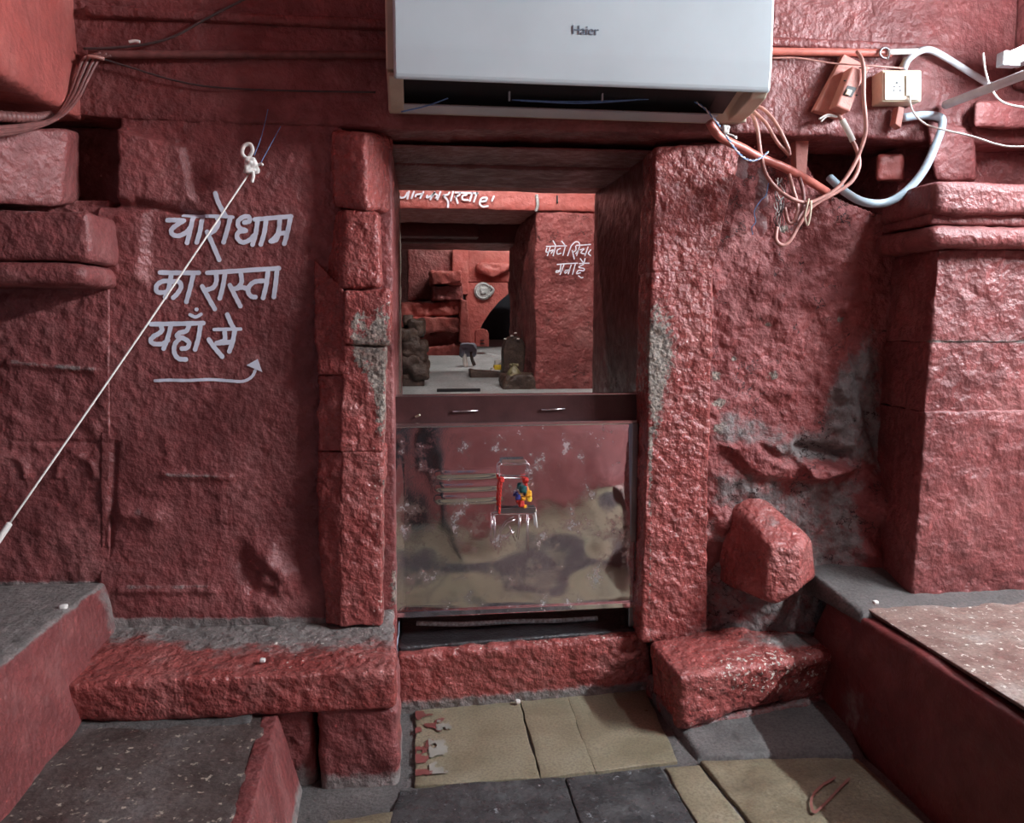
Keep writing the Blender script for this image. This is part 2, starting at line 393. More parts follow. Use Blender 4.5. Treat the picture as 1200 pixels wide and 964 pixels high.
# ---- hall floor: mortar bed with separate stone tiles
FLOOR = struct(bbox('floor', -2.6, 3.6, -3.0, 2.1, -.2, -.008, M_CEMENT, bev=0))
FLOOR['label'] = 'grey cement floor bed under the stone tiles'
def tile(quad, mat, z=0.0, th=.05, amp=.0022, seed=0., r=.0035, parent=FLOOR, tilt=0.0):
    f = [np.array([x, y, z]) for x, y in quad]
    up = np.array([0, 0, 1.])
    C = np.array([f[0]-up*th, f[1]-up*th, f[1], f[0], f[3]-up*th, f[2]-up*th, f[2], f[3]])
    C[:, 2] += tilt*(C[:, 0]-C[:, 0].mean())
    def wp(V, u):
        V = V.copy(); e = .006*fbm(V*np.array([1, 1, 0]), 14, 3, seed+3)
        V[:, 0] += e; V[:, 1] += .006*fbm(V*np.array([1, 1, 0]), 14, 3, seed+9); return V
    return rock('floor_tile', C, mat, parent, cell=.012, r=r, amp=amp, freq=14, seed=seed, warp=wp)
tile([(-.012, 1.668), (.268, 1.662), (.270, 2.06), (-.012, 2.06)], M_OLIVE, seed=1)
tile([(.272, 1.662), (.398, 1.672), (.402, 2.06), (.274, 2.06)], M_OLIVE, seed=2, r=.0012)
tile([(.3986, 1.672), (.60, 1.69), (.63, 2.06), (.4026, 2.06)], M_OLIVE, seed=2, r=.0012)
tile([(-.10, 1.20), (.322, 1.20), (.322, 1.660), (-.05, 1.660)], M_GREYST, z=-.001, amp=.006, seed=3)
tile([(.326, 1.20), (.556, 1.20), (.556, 1.682), (.326, 1.660)], M_GREYST, z=-.002, amp=.004, seed=4)
tile([(.562, 1.15), (.685, 1.15), (.645, 1.672), (.562, 1.672)], M_OLIVE, z=-.002, seed=5)
tile([(.695, 1.15), (1.03, 1.15), (1.03, 1.66), (.655, 1.685)], M_OLIVE2, z=0, amp=.005, seed=6)
tile([(-.26, 1.20), (-.11, 1.20), (-.06, 1.58), (-.19, 1.57)], M_OLIVE2, z=-.002, amp=.004, seed=7)
for i in range(8):                                              # paving that runs on behind the viewer
    for j in range(6):
        x0 = -2.0+i*.5; y0 = -2.4+j*.595
        if y0 > 1.1: continue
        tile([(x0+.005, y0+.005), (x0+.495, y0+.005), (x0+.495, y0+.59), (x0+.005, y0+.59)], (M_OLIVE, M_OLIVE2, M_GREYST)[(i*3+j*5) % 3], z=-.002, seed=10+i+8*j)
def splat(x0, x1, y0, y1, z, seed, thr, mat, n=110, fade=1.0):
    gx, gy = np.meshgrid(np.linspace(x0, x1, n), np.linspace(y0, y1, n)); p = np.stack([gx.ravel(), gy.ravel(), np.zeros(n*n)], 1)
    m = fbm(p, 38, 5, seed)-fade*((gx.ravel()-x0)/(x1-x0))**2; g = np.arange(n*n).reshape(n, n)
    q = np.stack([g[:-1, :-1].ravel(), g[:-1, 1:].ravel(), g[1:, 1:].ravel(), g[1:, :-1].ravel()], 1); q = q[(m[q] > thr).all(1)]
    p[:, 2] = z; return mesh_np('paint_spill', p, q, mat, FLOOR, False)
splat(-.012, .10, 1.69, 2.0, .0036, 5., -.02, simple('spilt_red_paint', (.17, .05, .045), .5, var=.2))
splat(.02, .12, 1.70, 1.95, .0044, 9., .10, simple('grey_flakes', (.24, .23, .20), .7, var=.2))
RM = [(995, 912), (982, 925), (968, 940), (955, 951), (951, 944), (952, 933), (962, 921), (978, 911)]
ribbons('paint_mark', [(RM, 3.2)], lambda px, py: np.array([PZ(a, b, .0062) for a, b in zip(px, py)]), simple('red_mark_paint', (.20, .07, .055), .6), FLOOR, off=0)
# ---- ceiling and the rest of the hall, out of view
CE = struct(bbox('ceiling', -2.6, 3.6, -1.45, 2.2, 2.45, 2.6, M_CEIL, bev=0)); CE['label'] = 'dark red painted ceiling over the hall'
def hall_wall(name, x0, x1, y0, y1, z0, z1, label):
    return tag(struct(rock(name, boxc(x0, x1, y0, y1, z0, z1), M_RED, None, cell=.06, r=.02, amp=.012, freq=6)), label)
hall_wall('wall_west', -2.6, -2.4, -1.3, 2.0, 0, 2.45, 'red painted stone side wall left of the viewer')
hall_wall('wall_east', 3.4, 3.6, -1.3, 2.2, 0, 2.45, 'red painted stone side wall right of the viewer')
hall_wall('wall_back', -.95, 3.6, -1.45, -1.25, 0, 2.45, 'red painted stone wall behind the viewer')
hall_wall('wall_back_left', -2.6, -2.35, -1.45, -1.25, 0, 2.45, 'red painted stone pier beside the entrance behind the viewer')
# ---- beam that carries the air conditioner
def beam_dust(V, N, px, py): return .12+.25*(py > 118)
def beam_warp(V, u):
    V = V.copy(); low = V[:, 2] < 1.53
    V[:, 2] += np.where(low, .010*fbm(V*np.array([1, 0, 0]), 5, 3, 2.0)-.006*(V[:, 0] < .1), 0); return V
BEAM = struct(rock('wall_beam', boxc(-1.3, 2.38, 1.95, 2.15, 1.49, 2.45), M_RED, None, cell=.012, r=.012, amp=.004, freq=16, big=.006, bigf=3, nmax=320, warp=beam_warp))
BEAM['label'] = 'deep red painted stone beam across the top of the doorway'
rl = rock('ridge', boxc(-.72, 1.34, 1.935, 1.97, 1.70, 1.725), M_RED, BEAM, cell=.008, r=.01, amp=.002, freq=16, nmax=260)
hall_wall('wall_left_end', -2.5, -1.05, 2.0, 2.2, 0, 2.45, 'red painted stone wall at the far left end')
hall_wall('wall_right_end', 2.35, 3.45, 2.0, 2.2, 0, 2.45, 'red painted stone wall at the far right end')
# ---- bracket blocks at both top corners
def corner_bracket(nm, x0, x1, lab, side):
    t = thing(nm, lab, 'bracket', (x0, 1.9, 1.4))
    return t
BL = thing('stone_bracket', 'large pale red stone bracket in the upper left corner', 'bracket', (-1.2, 1.95, 1.46))
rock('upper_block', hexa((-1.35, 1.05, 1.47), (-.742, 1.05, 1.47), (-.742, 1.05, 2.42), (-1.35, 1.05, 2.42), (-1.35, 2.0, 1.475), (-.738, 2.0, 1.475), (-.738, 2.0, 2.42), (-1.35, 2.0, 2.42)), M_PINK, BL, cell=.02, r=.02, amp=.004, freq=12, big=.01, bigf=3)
BR = thing('stone_bracket', 'shaded red stone bracket behind the tube lamp in the upper right corner', 'bracket', (1.6, 1.95, 1.55))
rock('upper_block', boxc(1.54, 2.3, 1.68, 1.96, 1.62, 2.42), M_RED, BR, cell=.02, r=.02, amp=.004, freq=12, big=.01, bigf=3)
rock('lower_block', boxc(1.60, 2.3, 1.70, 1.96, 1.50, 1.615), M_RED, BR, cell=.02, r=.015, amp=.006, freq=12)
# ---- left wall with the painted lettering
TXY = 1.958
def h_left(x, y, B):
    calm = blob(x, y, 255, 345, 110, 150)
    h = .009*fbm(B, 3.5, 2, 1.)+(.005*fbm(B, 13, 3, 2.)+.0025*fbm(B, 40, 2, 4.))*(1-.85*calm)
    h += .030*sstep(-4, 5, poly_sd(x, y, [(138, 150), (215, 172), (228, 236), (180, 244), (140, 236)]))*(1-.5*sstep(150, 222, x))
    h -= .11*sstep(-3, 4, poly_sd(x, y, [(90, 120), (139, 140), (143, 190), (138, 241), (90, 241)]))
    h += .018*sstep(-10, 8, poly_sd(x, y, [(110, 246), (172, 250), (168, 330), (110, 330)]))
    for pts, hh, w in (([(192, 556), (270, 559)], .007, 4), ([(142, 690), (252, 689)], .007, 4), ([(195, 512), (200, 540)], .004, 7), ([(146, 603), (182, 606)], .014, 10)):
        h += hh*np.exp(-(seg_dist(x, y, pts)/w)**2)
    for pts, hh, w in (([(163, 238), (205, 248), (235, 252)], .018, 4), ([(135, 520), (128, 640)], .008, 4), ([(282, 655), (300, 690), (330, 700)], .011, 10), ([(300, 640), (335, 670)], -.010, 11)):
        h -= hh*np.exp(-(seg_dist(x, y, pts)/w)**2)
    h += .02*sstep(640, 725, y)+.02*blob(x, y, 318, 680, 20, 40)*(1+fbm(B, 25, 2, 3.))
    return h
def d_left(V, N, px, py):
    g = sstep(718, 728, py)*.9+.55*np.exp(-(seg_dist(px, py, [(195, 556), (270, 559)])/3)**2)+.5*np.exp(-(seg_dist(px, py, [(150, 688), (250, 687)])/3)**2)
    return g+.22*np.exp(-((py-165)/14)**2)+.35*blob(px, py, 163, 600, 10, 8)
WL = struct(relief('wall_left', 118, 400, 138, 742, TXY, h_left, M_RED, None, step=2.2, dust=d_left))
WL['label'] = 'red painted stone wall with white painted lettering'
def surf_left(px, py):
    B = PV(px, py, TXY); B2 = B.copy(); B2[:, 1] -= h_left(np.asarray(px), np.asarray(py), B); return B2
# ---- far left bay and its mouldings
def h_bay(x, y, B):
    h = .010*fbm(B, 4, 2, 8.)+.008*fbm(B, 15, 3, 9.)+.003*fbm(B, 45, 2, 9.)
    h += .009*np.exp(-(seg_dist(x, y, [(12, 425), (60, 430), (112, 433)])/4)**2)
    h -= .006*np.exp(-(seg_dist(x, y, [(20, 518), (125, 519)])/2.5)**2)
    for cx in (8, 88):
        rr = np.hypot(x-cx, y-556); h += .007*np.exp(-((rr-22)/4)**2)*(y < 560)
    h += .02*sstep(120, 60, x)*0
    return h
def d_bay(V, N, px, py): return sstep(676, 686, py)*.9+.6*np.exp(-(seg_dist(px, py, [(15, 424), (60, 429), (110, 432)])/4)**2)
WB = struct(relief('wall_far_left', -90, 128, 235, 694, 1.955, h_bay, M_RED, None, step=2.4, thick=.1, dust=d_bay))
WB['label'] = 'red painted stone bay at the far left above the cement bench'
CAP = thing('stone_capital', 'stepped red stone capital with a round moulding at the far left', 'capital', (-.8, 1.9, 1.1))
def cap_dust(V, N, px, py): return .5*np.exp(-((py-244)/6)**2)
_x = PX(105, 280, -.70)
def capblock(nm, xr, yf, yb, ya, yb_, m=M_RED, r=.012, **k):
    """course of the capital: right end xr, front plane yf, between photo rows ya (top) and yb_ (bottom)"""
    zt = P(105, ya, yf)[2]; zb = P(105, yb_, yf)[2]
    return rock(nm, hexa((-1.3, yf, zb), (xr, yf, zb), (xr, yf, zt), (-1.3, yf, zt), (-1.3, yb, zb), (xr+.015, yb, zb), (xr+.015, yb, zt), (-1.3, yb, zt)), m, CAP, r=r, **k)
capblock('band', -.688, 1.81, 2.0, 247, 306, cell=.009, amp=.004, freq=16, big=.006, dust=cap_dust)
capblock('torus', -.695, 1.80, 2.0, 307, 335, r=.026, cell=.007, amp=.003, freq=14)
rock('upper_stone', hexa(P(-40, 240, 1.72), P(70, 240, 1.86), P(80, 152, 1.86), P(-40, 150, 1.72), P(-60, 250, 2.0), P(95, 238, 1.99), P(95, 152, 1.99), P(-60, 150, 2.0)), M_RED, CAP, cell=.008, r=.015, amp=.005, freq=14, big=.008)
rock('corner_stone', hexa(P(70, 240, 2.05), P(150, 240, 2.05), P(152, 150, 2.05), P(70, 150, 2.05), P(70, 240, 2.15), P(160, 240, 2.15), P(160, 150, 2.15), P(70, 150, 2.15)), M_RED, CAP, cell=.008, r=.01, amp=.006, freq=16)
# ---- rough wall right of the doorway
RY = 2.05
MORT = [(832, 520), (850, 470), (905, 500), (960, 505), (985, 440), (1020, 380), (1035, 420), (1045, 520), (1060, 640), (1075, 760), (800, 760), (790, 720), (830, 660)]
NICHE = [(944, 120), (1050, 120), (1056, 190), (1036, 252), (990, 236), (958, 222), (948, 190)]
def h_right(x, y, B):
    h = .022*fbm(B, 4.5, 3, 21.)+.012*fbm(B, 14, 3, 22.)+.006*fbm(B, 38, 3, 23.)
    h += .05*sstep(560, 730, y)*sstep(830, 900, x)+.07*sstep(600, 720, y)*sstep(960, 1040, x)
    h -= .23*sstep(-2, 4, poly_sd(x, y, NICHE))
    # long shard and the crevice above it
    sh = poly_sd(x, y, [(842, 520), (876, 512), (905, 535), (1000, 545), (985, 560), (930, 566), (880, 560)])
    h += .040*sstep(-3, 9, sh)*(.65+.5*sstep(890, 1000, x)*0)
    h += .035*sstep(-3, 8, poly_sd(x, y, [(925, 533), (1003, 546), (955, 564), (935, 560)]))
    h += .028*sstep(-4, 14, poly_sd(x, y, [(868, 512), (930, 500), (935, 532), (905, 540)]))
    h -= .025*np.exp(-(seg_dist(x, y, [(930, 522), (990, 532)])/6)**2)
    h += .055*blob(x, y, 1025, 590, 20, 32)+.03*blob(x, y, 1006, 640, 15, 14)+.02*blob(x, y, 850, 615, 14, 16)
    h -= .015*np.exp(-(seg_dist(x, y, [(985, 370), (1010, 460), (1030, 540)])/5)**2)
    h += .012*np.exp(-(seg_dist(x, y, [(975, 455), (1000, 520)])/14)**2)*(1+2*fbm(B, 30, 2, 2.))
    return h
def d_right(V, N, px, py):
    m = sstep(-22, 18, poly_sd(px, py, MORT))*.62
    for cx, cy, rx, ry in ((1025, 590, 18, 30), (870, 535, 40, 16), (955, 552, 50, 12), (850, 612, 12, 16), (1030, 650, 14, 40)): m = m-.75*blob(px, py, cx, cy, rx, ry)
    return m+.45*blob(px, py, 955, 526, 34, 8)+.3*blob(px, py, 985, 460, 20, 45)
def b_right(V, N, px, py):
    s = np.zeros(len(px))
    for cx, cy, r in ((838, 440, 9), (846, 502, 14), (907, 440, 9), (984, 374, 6), (860, 420, 6), (900, 380, 5), (843, 472, 10), (920, 268, 8), (820, 215, 9)): s = s+.75*blob(px, py, cx, cy, r, r*.8)
    return s
WR = struct(relief('wall_right', 812, 1110, 128, 790, RY, h_right, M_ROUGH, None, step=1.9, thick=.26, dust=d_right, bare=b_right))
WR['label'] = 'rough red wall with grey mortar patches right of the doorway'
# ---- recess above the right capital
WU = struct(relief('wall_upper_right', 1052, 1330, 118, 300, 2.04, lambda x, y, B: .02*fbm(B, 6, 3, 31.)+.012*fbm(B, 20, 3, 32.), M_RED, None, step=3, thick=.1))
WU['label'] = 'uneven red stonework above the right hand capital'
# ---- right pilaster with its capital
PIL = thing('stone_pilaster', 'pale red stone pilaster with hammered face at the far right', 'pillar', (1.6, 1.95, .3))
zs = [.295, P(1150, 482, 1.85)[2], P(1150, 400, 1.85)[2], P(1150, 292, 1.85)[2]]
xl = [1.278, 1.287, 1.292, 1.298]
for i in range(3):
    dy = (.0, .006, .003)[i]
    def pdust(V, N, px, py): return .9*sstep(.325, .298, V[:, 2])+.7*np.exp(-((py-400)/2.2)**2)*(px > 1085)
    rock('stone', hexa((xl[i], 1.85+dy, zs[i]-.001), (2.3, 1.85+dy, zs[i]-.001), (2.3, 1.85+dy, zs[i+1]+.001), (xl[i+1], 1.85+dy, zs[i+1]+.001), (xl[i]+.01, 2.15, zs[i]), (2.3, 2.15, zs[i]), (2.3, 2.15, zs[i+1]), (xl[i+1]+.01, 2.15, zs[i+1])), M_RED, PIL, cell=.0085, r=.005, amp=.008, freq=26, octv=4, big=.006, seed=40+i, dust=pdust)
def pilcap(nm, x0, yf, ya, yb_, r, **k):
    zt, zb = P(1150, ya, yf)[2], P(1150, yb_, yf)[2]
    rock(nm, boxc(x0, 2.3, yf, 2.14, zb, zt), M_RED, PIL, cell=.0085, r=r, amp=.004, freq=18, big=.005, **k)
pilcap('torus', 1.245, 1.80, 263, 291, .026, seed=51)
pilcap('neck', 1.262, 1.835, 250, 264, .008, seed=52)
pilcap('band', 1.255, 1.81, 212, 251, .016, seed=53)
rock('stone', hexa(P(1140, 150, 1.9), P(1260, 150, 1.9), P(1260, 118, 1.9), P(1142, 118, 1.9), P(1140, 150, 2.1), P(1260, 150, 2.1), P(1260, 118, 2.1), P(1140, 118, 2.1)), M_RED, PIL, cell=.008, r=.014, amp=.005, seed=54)
rock('stone', hexa(P(1095, 212, 1.93), P(1145, 212, 1.93), P(1140, 150, 1.93), P(1085, 140, 1.93), P(1095, 212, 2.1), P(1145, 212, 2.1), P(1140, 150, 2.1), P(1085, 140, 2.1)), M_RED, PIL, cell=.008, r=.014, amp=.005, seed=55)
NS = rock('niche_stone', hexa(P(1026, 212, 2.0), P(1060, 212, 2.0), P(1060, 180, 2.0), P(1028, 180, 2.0), P(1026, 212, 2.2), P(1060, 212, 2.2), P(1060, 180, 2.2), P(1028, 180, 2.2)), M_PINK, None, cell=.006, r=.012, amp=.005, seed=56)
tag(NS, 'small red stone set in the dark niche behind the bent pipe', 'stone')
# ================================================================== DOORWAY
LP = thing('door_pillar', 'glossy red door pillar of stacked worn stones left of the steel gate', 'pillar', (-.15, 1.95, .281))
def lp_bare(V, N, px, py):
    return .72*sstep(-6, 10, poly_sd(px, py, [(406, 365), (462, 350), (462, 412), (452, 430), (440, 470), (420, 440), (408, 410)]))*(.55+.6*(fbm(V, 20, 2, 5.)+.4))+.75*blob(px, py, 447, 470, 9, 60)+.8*np.exp(-((px-450)/2.0)**2)*(py > 560)*.6
def lp_chip_glint(V, N, px, py): return .35+.35*sstep(425, 445, px)*(py > 330)  # specks painted as glints as well as chips, denser at the right edge
def lp(nm, q, Yf, depth=.16, Xs=0., **k):
    d = dict(cell=.0065, r=.007, amp=.007, freq=26, big=.005, bare=lp_bare, chip_glint=lp_chip_glint); d.update(k)
    return rock(nm, pxbox(q, Yf, depth, Xs), M_GLOSS, LP, **d)
# top stone turned so that its right flank shows
rock('stone', hexa(P(392, 243, 1.93), P(432, 246, 1.89), P(428, 156, 1.89), P(388, 152, 1.93), P(392, 243, 2.1), P(462, 250, 2.05), P(462, 158, 2.05), P(388, 152, 2.1)), M_GLOSS, LP, cell=.007, r=.010, amp=.007, freq=22, seed=61, bare=None)
rock('stone', hexa(P(400, 339, 1.90), P(448, 337, 1.895), P(444, 248, 1.895), P(404, 246, 1.90), P(362, 345, 2.02), P(448, 337, 2.08), P(446, 248, 2.08), P(388, 244, 2.02)), M_GLOSS, LP, cell=.007, r=.012, amp=.005, freq=24, seed=62, bare=lp_bare, chip_glint=lp_chip_glint)
lp('stone', [(403, 404), (457, 405), (457, 338), (402, 341)], 1.885, .17, r=.008, seed=63)
lp('stone', [(372, 440), (405, 440), (404, 340), (366, 300)], [1.91, 1.895, 1.90, 1.95], .13, seed=64, amp=.010, freq=16)
lp('stone', [(398, 530), (450, 530), (452, 406), (402, 405)], 1.893, .16, seed=65)
lp('stone', [(370, 530), (401, 530), (404, 439), (371, 439)], [1.92, 1.897, 1.897, 1.92], .13, seed=66, amp=.008)
lp('stone', [(397, 735), (447, 733), (450, 528), (399, 528)], 1.897, .16, seed=67)
lp('stone', [(380, 733), (400, 735), (402, 528), (370, 528)], [1.925, 1.90, 1.90, 1.925], .14, seed=68, amp=.008)
# inner left jamb
def jamb_lit_edge_bare(V, N, px, py): return .9*np.exp(-((px-469)/1.6)**2)*(py < 460)+.6*blob(px, py, 462, 690, 8, 40)  # pale edge line paints caught light and whitewash; lower blob is bare stone
JL = struct(rock('wall_jamb_left', hexa((-.30, 2.02, .16), (-.058, 2.02, .16), (-.050, 2.02, 1.45), (-.30, 2.02, 1.45), (-.30, 2.72, .16), (-.048, 2.72, .16), (-.042, 2.72, 1.45), (-.30, 2.72, 1.45)), M_RED, None, cell=.012, r=.008, amp=.003, freq=24, bare=jamb_lit_edge_bare))
JL['label'] = 'red painted inner jamb on the left of the doorway'
JR = struct(rock('wall_jamb_right', boxc(.622, .95, 2.06, 2.74, .0, 1.47), M_SHADE_RED, None, cell=.014, r=.01, amp=.003, freq=20))
JR['label'] = 'shade darkened red inner jamb on the right of the doorway'
RP = thing('door_pillar', 'red door pillar with a grey worn patch right of the steel gate', 'pillar', (.69, 2.0, .17))
def rp_bare(V, N, px, py):
    return .62*blob(px, py, 776, 410, 24, 62)+.55*blob(px, py, 768, 460, 10, 90)+.5*np.exp(-((px-762)/2.5)**2)*(py > 500)
def rp_dust(V, N, px, py): return .8*sstep(700, 760, py)*sstep(770, 830, px)
def rpx(q, s, Yf=2.0, **k):
    d = dict(cell=.0065, r=.007, amp=.006, freq=34, big=.007, nmax=200, bare=rp_bare, dust=rp_dust, chip_glint=lambda V, N, px, py: np.full(len(px), .3)); d.update(k)
    rock('stone', pxbox(q, Yf, .12), M_GLOSS, RP, seed=s, **d)
rpx([(764, 320), (838, 320), (870, 168), (768, 172)], 71, amp=.008, freq=18)
rpx([(751, 752), (828, 750), (836, 316), (763, 318)], 72)
# lintels, stepping back into the passage
LT = thing('door_lintel', 'shaded red stepped stone lintel under the air conditioner', 'lintel', (.25, 2.3, 1.45))
def lint(yf, yb, row, top, s, x0=-.25, x1=1.0, m=M_RED, r=.01):
    zb = P(600, row, yb)[2]; rock('course', boxc(x0, x1, yf, yb, zb, top), m, LT, cell=.014, r=r, amp=.004, freq=14, big=.004, seed=s)
lint(1.985, 2.12, 166, 1.50, 81, r=.012)
lint(2.06, 2.30, 196, 1.47, 82, r=.02)
lint(2.28, 2.60, 209, 1.46, 83)
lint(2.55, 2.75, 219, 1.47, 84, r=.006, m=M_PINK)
# threshold
TH = thing('door_step', 'red painted stone threshold under the steel gate', 'step', (.28, 2.1, 0))
def th_dust(V, N, px, py): return .75*sstep(.05, .012, V[:, 2])
rock('riser', hexa((-.06, 2.012, -.03), (.66, 2.055, -.03), (.63, 2.035, .168), (-.06, 1.985, .166), (-.06, 2.1, -.03), (.66, 2.12, -.03), (.63, 2.12, .168), (-.06, 2.1, .168)), M_GLOSS, TH, cell=.007, r=.014, amp=.006, freq=30, big=.005, seed=91, dust=th_dust, chip_glint=lambda V, N, px, py: .7*np.exp(-((V[:, 2]-.165)/.006)**2)+.15)
rock('tread', hexa((-.055, 2.03, .08), (.625, 2.075, .08), (.625, 2.062, .175), (-.055, 2.015, .175), (-.055, 2.8, .08), (.625, 2.8, .08), (.625, 2.8, .175), (-.055, 2.8, .175)), M_DARKST, TH, cell=.012, r=.01, amp=.004, freq=26, seed=92)
PS = tube('paint_streak', [P(488, 730, 2.135), P(540, 731, 2.13), P(600, 728, 2.135), P(650, 727, 2.135), P(700, 724, 2.14)], .007, simple('pale_turquoise_crust', (.50, .70, .66), .5, var=.5, vscale=120, bump=.6), None, n=12)
tag(PS, 'flaky pale turquoise strip lying on the black threshold under the gate', 'strip')
# ================================================================== LEDGES
LD = thing('stone_ledge', 'low red stone ledge with grey dusty top left of the doorway', 'ledge', (-.4, 1.8, 0))
def ld_dust(V, N, px, py): return np.clip(N[:, 2], 0, 1)*(.85*sstep(1.74, 1.93, V[:, 1]+.06*fbm(V, 9, 3, 4.)-.25*np.clip(-V[:, 0]-.45, 0, .25))+.25)
def ld_chip(V, N, px, py): return .12+.6*np.exp(-((V[:, 2]-.275)/.008)**2)*(V[:, 0] > -.35)
rock('top_stone', hexa((-.735, 1.672, .185), (-.05, 1.672, .17), (-.047, 1.668, .272), (-.735, 1.660, .278), (-.76, 2.03, .185), (-.06, 2.03, .17), (-.06, 2.03, .282), (-.76, 2.03, .290)), M_GLOSS, LD, cell=.0075, r=.014, amp=.007, freq=20, big=.008, seed=101, dust=ld_dust, chip_glint=ld_chip)
rock('lower_stone', hexa((-.225, 1.69, -.03), (-.045, 1.68, -.03), (-.048, 1.682, .172), (-.225, 1.688, .19), (-.22, 2.0, -.03), (-.05, 2.0, -.03), (-.05, 2.0, .17), (-.22, 2.0, .19)), M_RED, LD, cell=.008, r=.018, amp=.009, freq=16, seed=102, dust=lambda V, N, px, py: .8*sstep(.05, .0, V[:, 2]))
rock('lower_stone', hexa((-.42, 1.70, -.03), (-.235, 1.72, -.03), (-.235, 1.70, .19), (-.42, 1.69, .19), (-.42, 2.0, -.03), (-.23, 2.0, -.03), (-.23, 2.0, .19), (-.42, 2.0, .19)), M_RED, LD, cell=.009, r=.02, amp=.010, freq=14, seed=103, dust=lambda V, N, px, py: .6*sstep(.07, .0, V[:, 2]))
rock('lower_stone', boxc(-.76, -.425, 1.70, 2.0, .0, .188), M_RED, LD, cell=.02, r=.02, amp=.006, seed=104)
# low slab in front of the ledge
SL = thing('stone_slab', 'low dark speckled slab with a red painted edge at the lower left', 'slab', (-.6, 1.4, 0))
zt = .172
e0, e1 = PZ(316, 846, zt), PZ(287, 975, zt)
rock('slab_top', hexa((-.80, .9, .02), (e1[0]-.03, .9, .02), (e1[0]-.025, .9, zt), (-.80, .9, zt), (-.80, 1.70, .02), (e0[0], 1.70, .02), (e0[0], 1.70, zt), (-.80, 1.70, zt+.012)), M_SLABTOP, SL, cell=.012, r=.008, amp=.004, freq=18, big=.006, seed=111)
rock('painted_edge', hexa((e1[0]-.02, .9, -.01), (e1[0]+.075, .9, -.01), (e1[0]+.018, .9, zt+.002), (e1[0]-.02, .9, zt+.002), (e0[0]-.02, 1.69, -.01), (e0[0]+.06, 1.69, -.01), (e0[0]+.012, 1.69, zt+.002), (e0[0]-.02, 1.69, zt+.002)), M_RED, SL, cell=.012, r=.005, amp=.002, seed=112, chip_glint=lambda V, N, px, py: .45*np.exp(-((V[:, 2]-zt)/.006)**2), dust=lambda V, N, px, py: .8*sstep(.04, .0, V[:, 2]))
rock('mortar_fillet', hexa((-.80, 1.60, zt-.02), (-.36, 1.655, zt-.02), (-.36, 1.655, zt+.003), (-.80, 1.62, zt+.006), (-.80, 1.72, zt-.02), (-.36, 1.72, zt-.02), (-.36, 1.72, zt+.012), (-.80, 1.72, zt+.025)), M_CEMENT, SL, cell=.012, r=.006, amp=.004, seed=113)
# bench at the far left
BN = thing('cement_bench', 'grey cement bench with sloping red side at the far left', 'bench', (-1.0, 1.5, 0))
def bn_dust(V, N, px, py): return np.clip(N[:, 2], 0, 1)*.95+.55*sstep(1.84, 1.93, V[:, 1])+.7*blob(px, py, 85, 640, 10, 12)*0+.35*sstep(.20, .17, V[:, 2])
rock('bench_body', hexa((-1.6, .5, 0), (-.665, .5, 0), (-.765, .5, .407), (-1.6, .5, .407), (-1.6, 1.98, 0), (-.685, 1.98, 0), (-.745, 1.95, .408), (-1.6, 1.98, .408)), M_RED, BN, cell=.013, r=.012, amp=.003, freq=14, big=.010, bigf=4, seed=121, dust=bn_dust, nmax=160)
# bench at the right
RB = thing('stone_bench', 'stone topped bench with shade darkened red side at the lower right', 'bench', (1.4, 1.4, 0))
rock('bench_body', hexa((1.050, .5, -.02), (2.4, .5, -.02), (2.4, .5, .290), (1.112, .5, .290), (1.060, 2.06, -.02), (2.4, 2.06, -.02), (2.4, 2.06, .290), (1.085, 1.92, .298)), M_SHADE_RED, RB, cell=.014, r=.012, amp=.003, freq=10, big=.010, bigf=4, seed=131, nmax=160, dust=lambda V, N, px, py: .5*blob(px, py, 1000, 830, 20, 50))
rock('top_slab', hexa((1.135, .5, .296), (2.4, .5, .296), (2.4, .5, .312), (1.118, .5, .312), (1.125, 1.80, .296), (2.4, 1.80, .296), (2.4, 1.80, .309), (1.118, 1.80, .309)), M_LEDGE, RB, cell=.012, r=.004, amp=.003, freq=22, seed=132, nmax=160)
rock('mortar_fillet', hexa((1.085, 1.76, .28), (2.4, 1.79, .28), (2.4, 1.77, .307), (1.10, 1.775, .307), (1.06, 2.05, .28), (2.4, 2.05, .28), (2.4, 1.95, .33), (1.05, 2.05, .36)), M_CEMENT, RB, cell=.012, r=.01, amp=.005, freq=14, seed=133, nmax=160)
# big stone right of the threshold
c = np.array([.865, 1.905, .085])
BS = thing('stone_block', 'large glossy red stone block on the floor right of the threshold', 'stone', (c[0], c[1], 0))
def bs_chip(V, N, px, py): return .5+1.0*blob(px, py, 900, 785, 60, 22)
def bs_dust(V, N, px, py): return .8*blob(px, py, 930, 750, 70, 10)*(N[:, 2] > .3)+.6*sstep(.03, .0, V[:, 2])
rock('block', hexa((.640, 1.795, .022), (1.12, 1.905, .035), (1.15, 1.885, .158), (.628, 1.775, .165), (.625, 1.99, .022), (1.09, 2.10, .03), (1.08, 2.10, .185), (.612, 1.985, .172)), M_GLOSS, BS, cell=.0075, r=.018, amp=.008, freq=26, big=.010, bigf=6, seed=141, chip_glint=bs_chip, dust=bs_dust)
rock('footing', hexa((.645, 1.80, -.03), (1.10, 1.84, -.03), (1.10, 1.87, .04), (.655, 1.815, .02), (.63, 2.05, -.03), (1.12, 2.10, -.03), (1.12, 2.10, .05), (.63, 2.05, .05)), M_ROUGH, BS, cell=.009, r=.012, amp=.008, freq=22, seed=142, dust=lambda V, N, px, py: np.full(len(px), .5))
MF = rock('mortar_bed', hexa((.63, 1.69, -.03), (1.06, 1.62, -.03), (1.04, 1.66, .012), (.66, 1.70, .006), (.63, 2.0, -.03), (1.12, 2.0, -.03), (1.12, 2.0, .05), (.63, 2.0, .02)), M_CEMENT, None, cell=.011, r=.008, amp=.004, freq=20, seed=143)
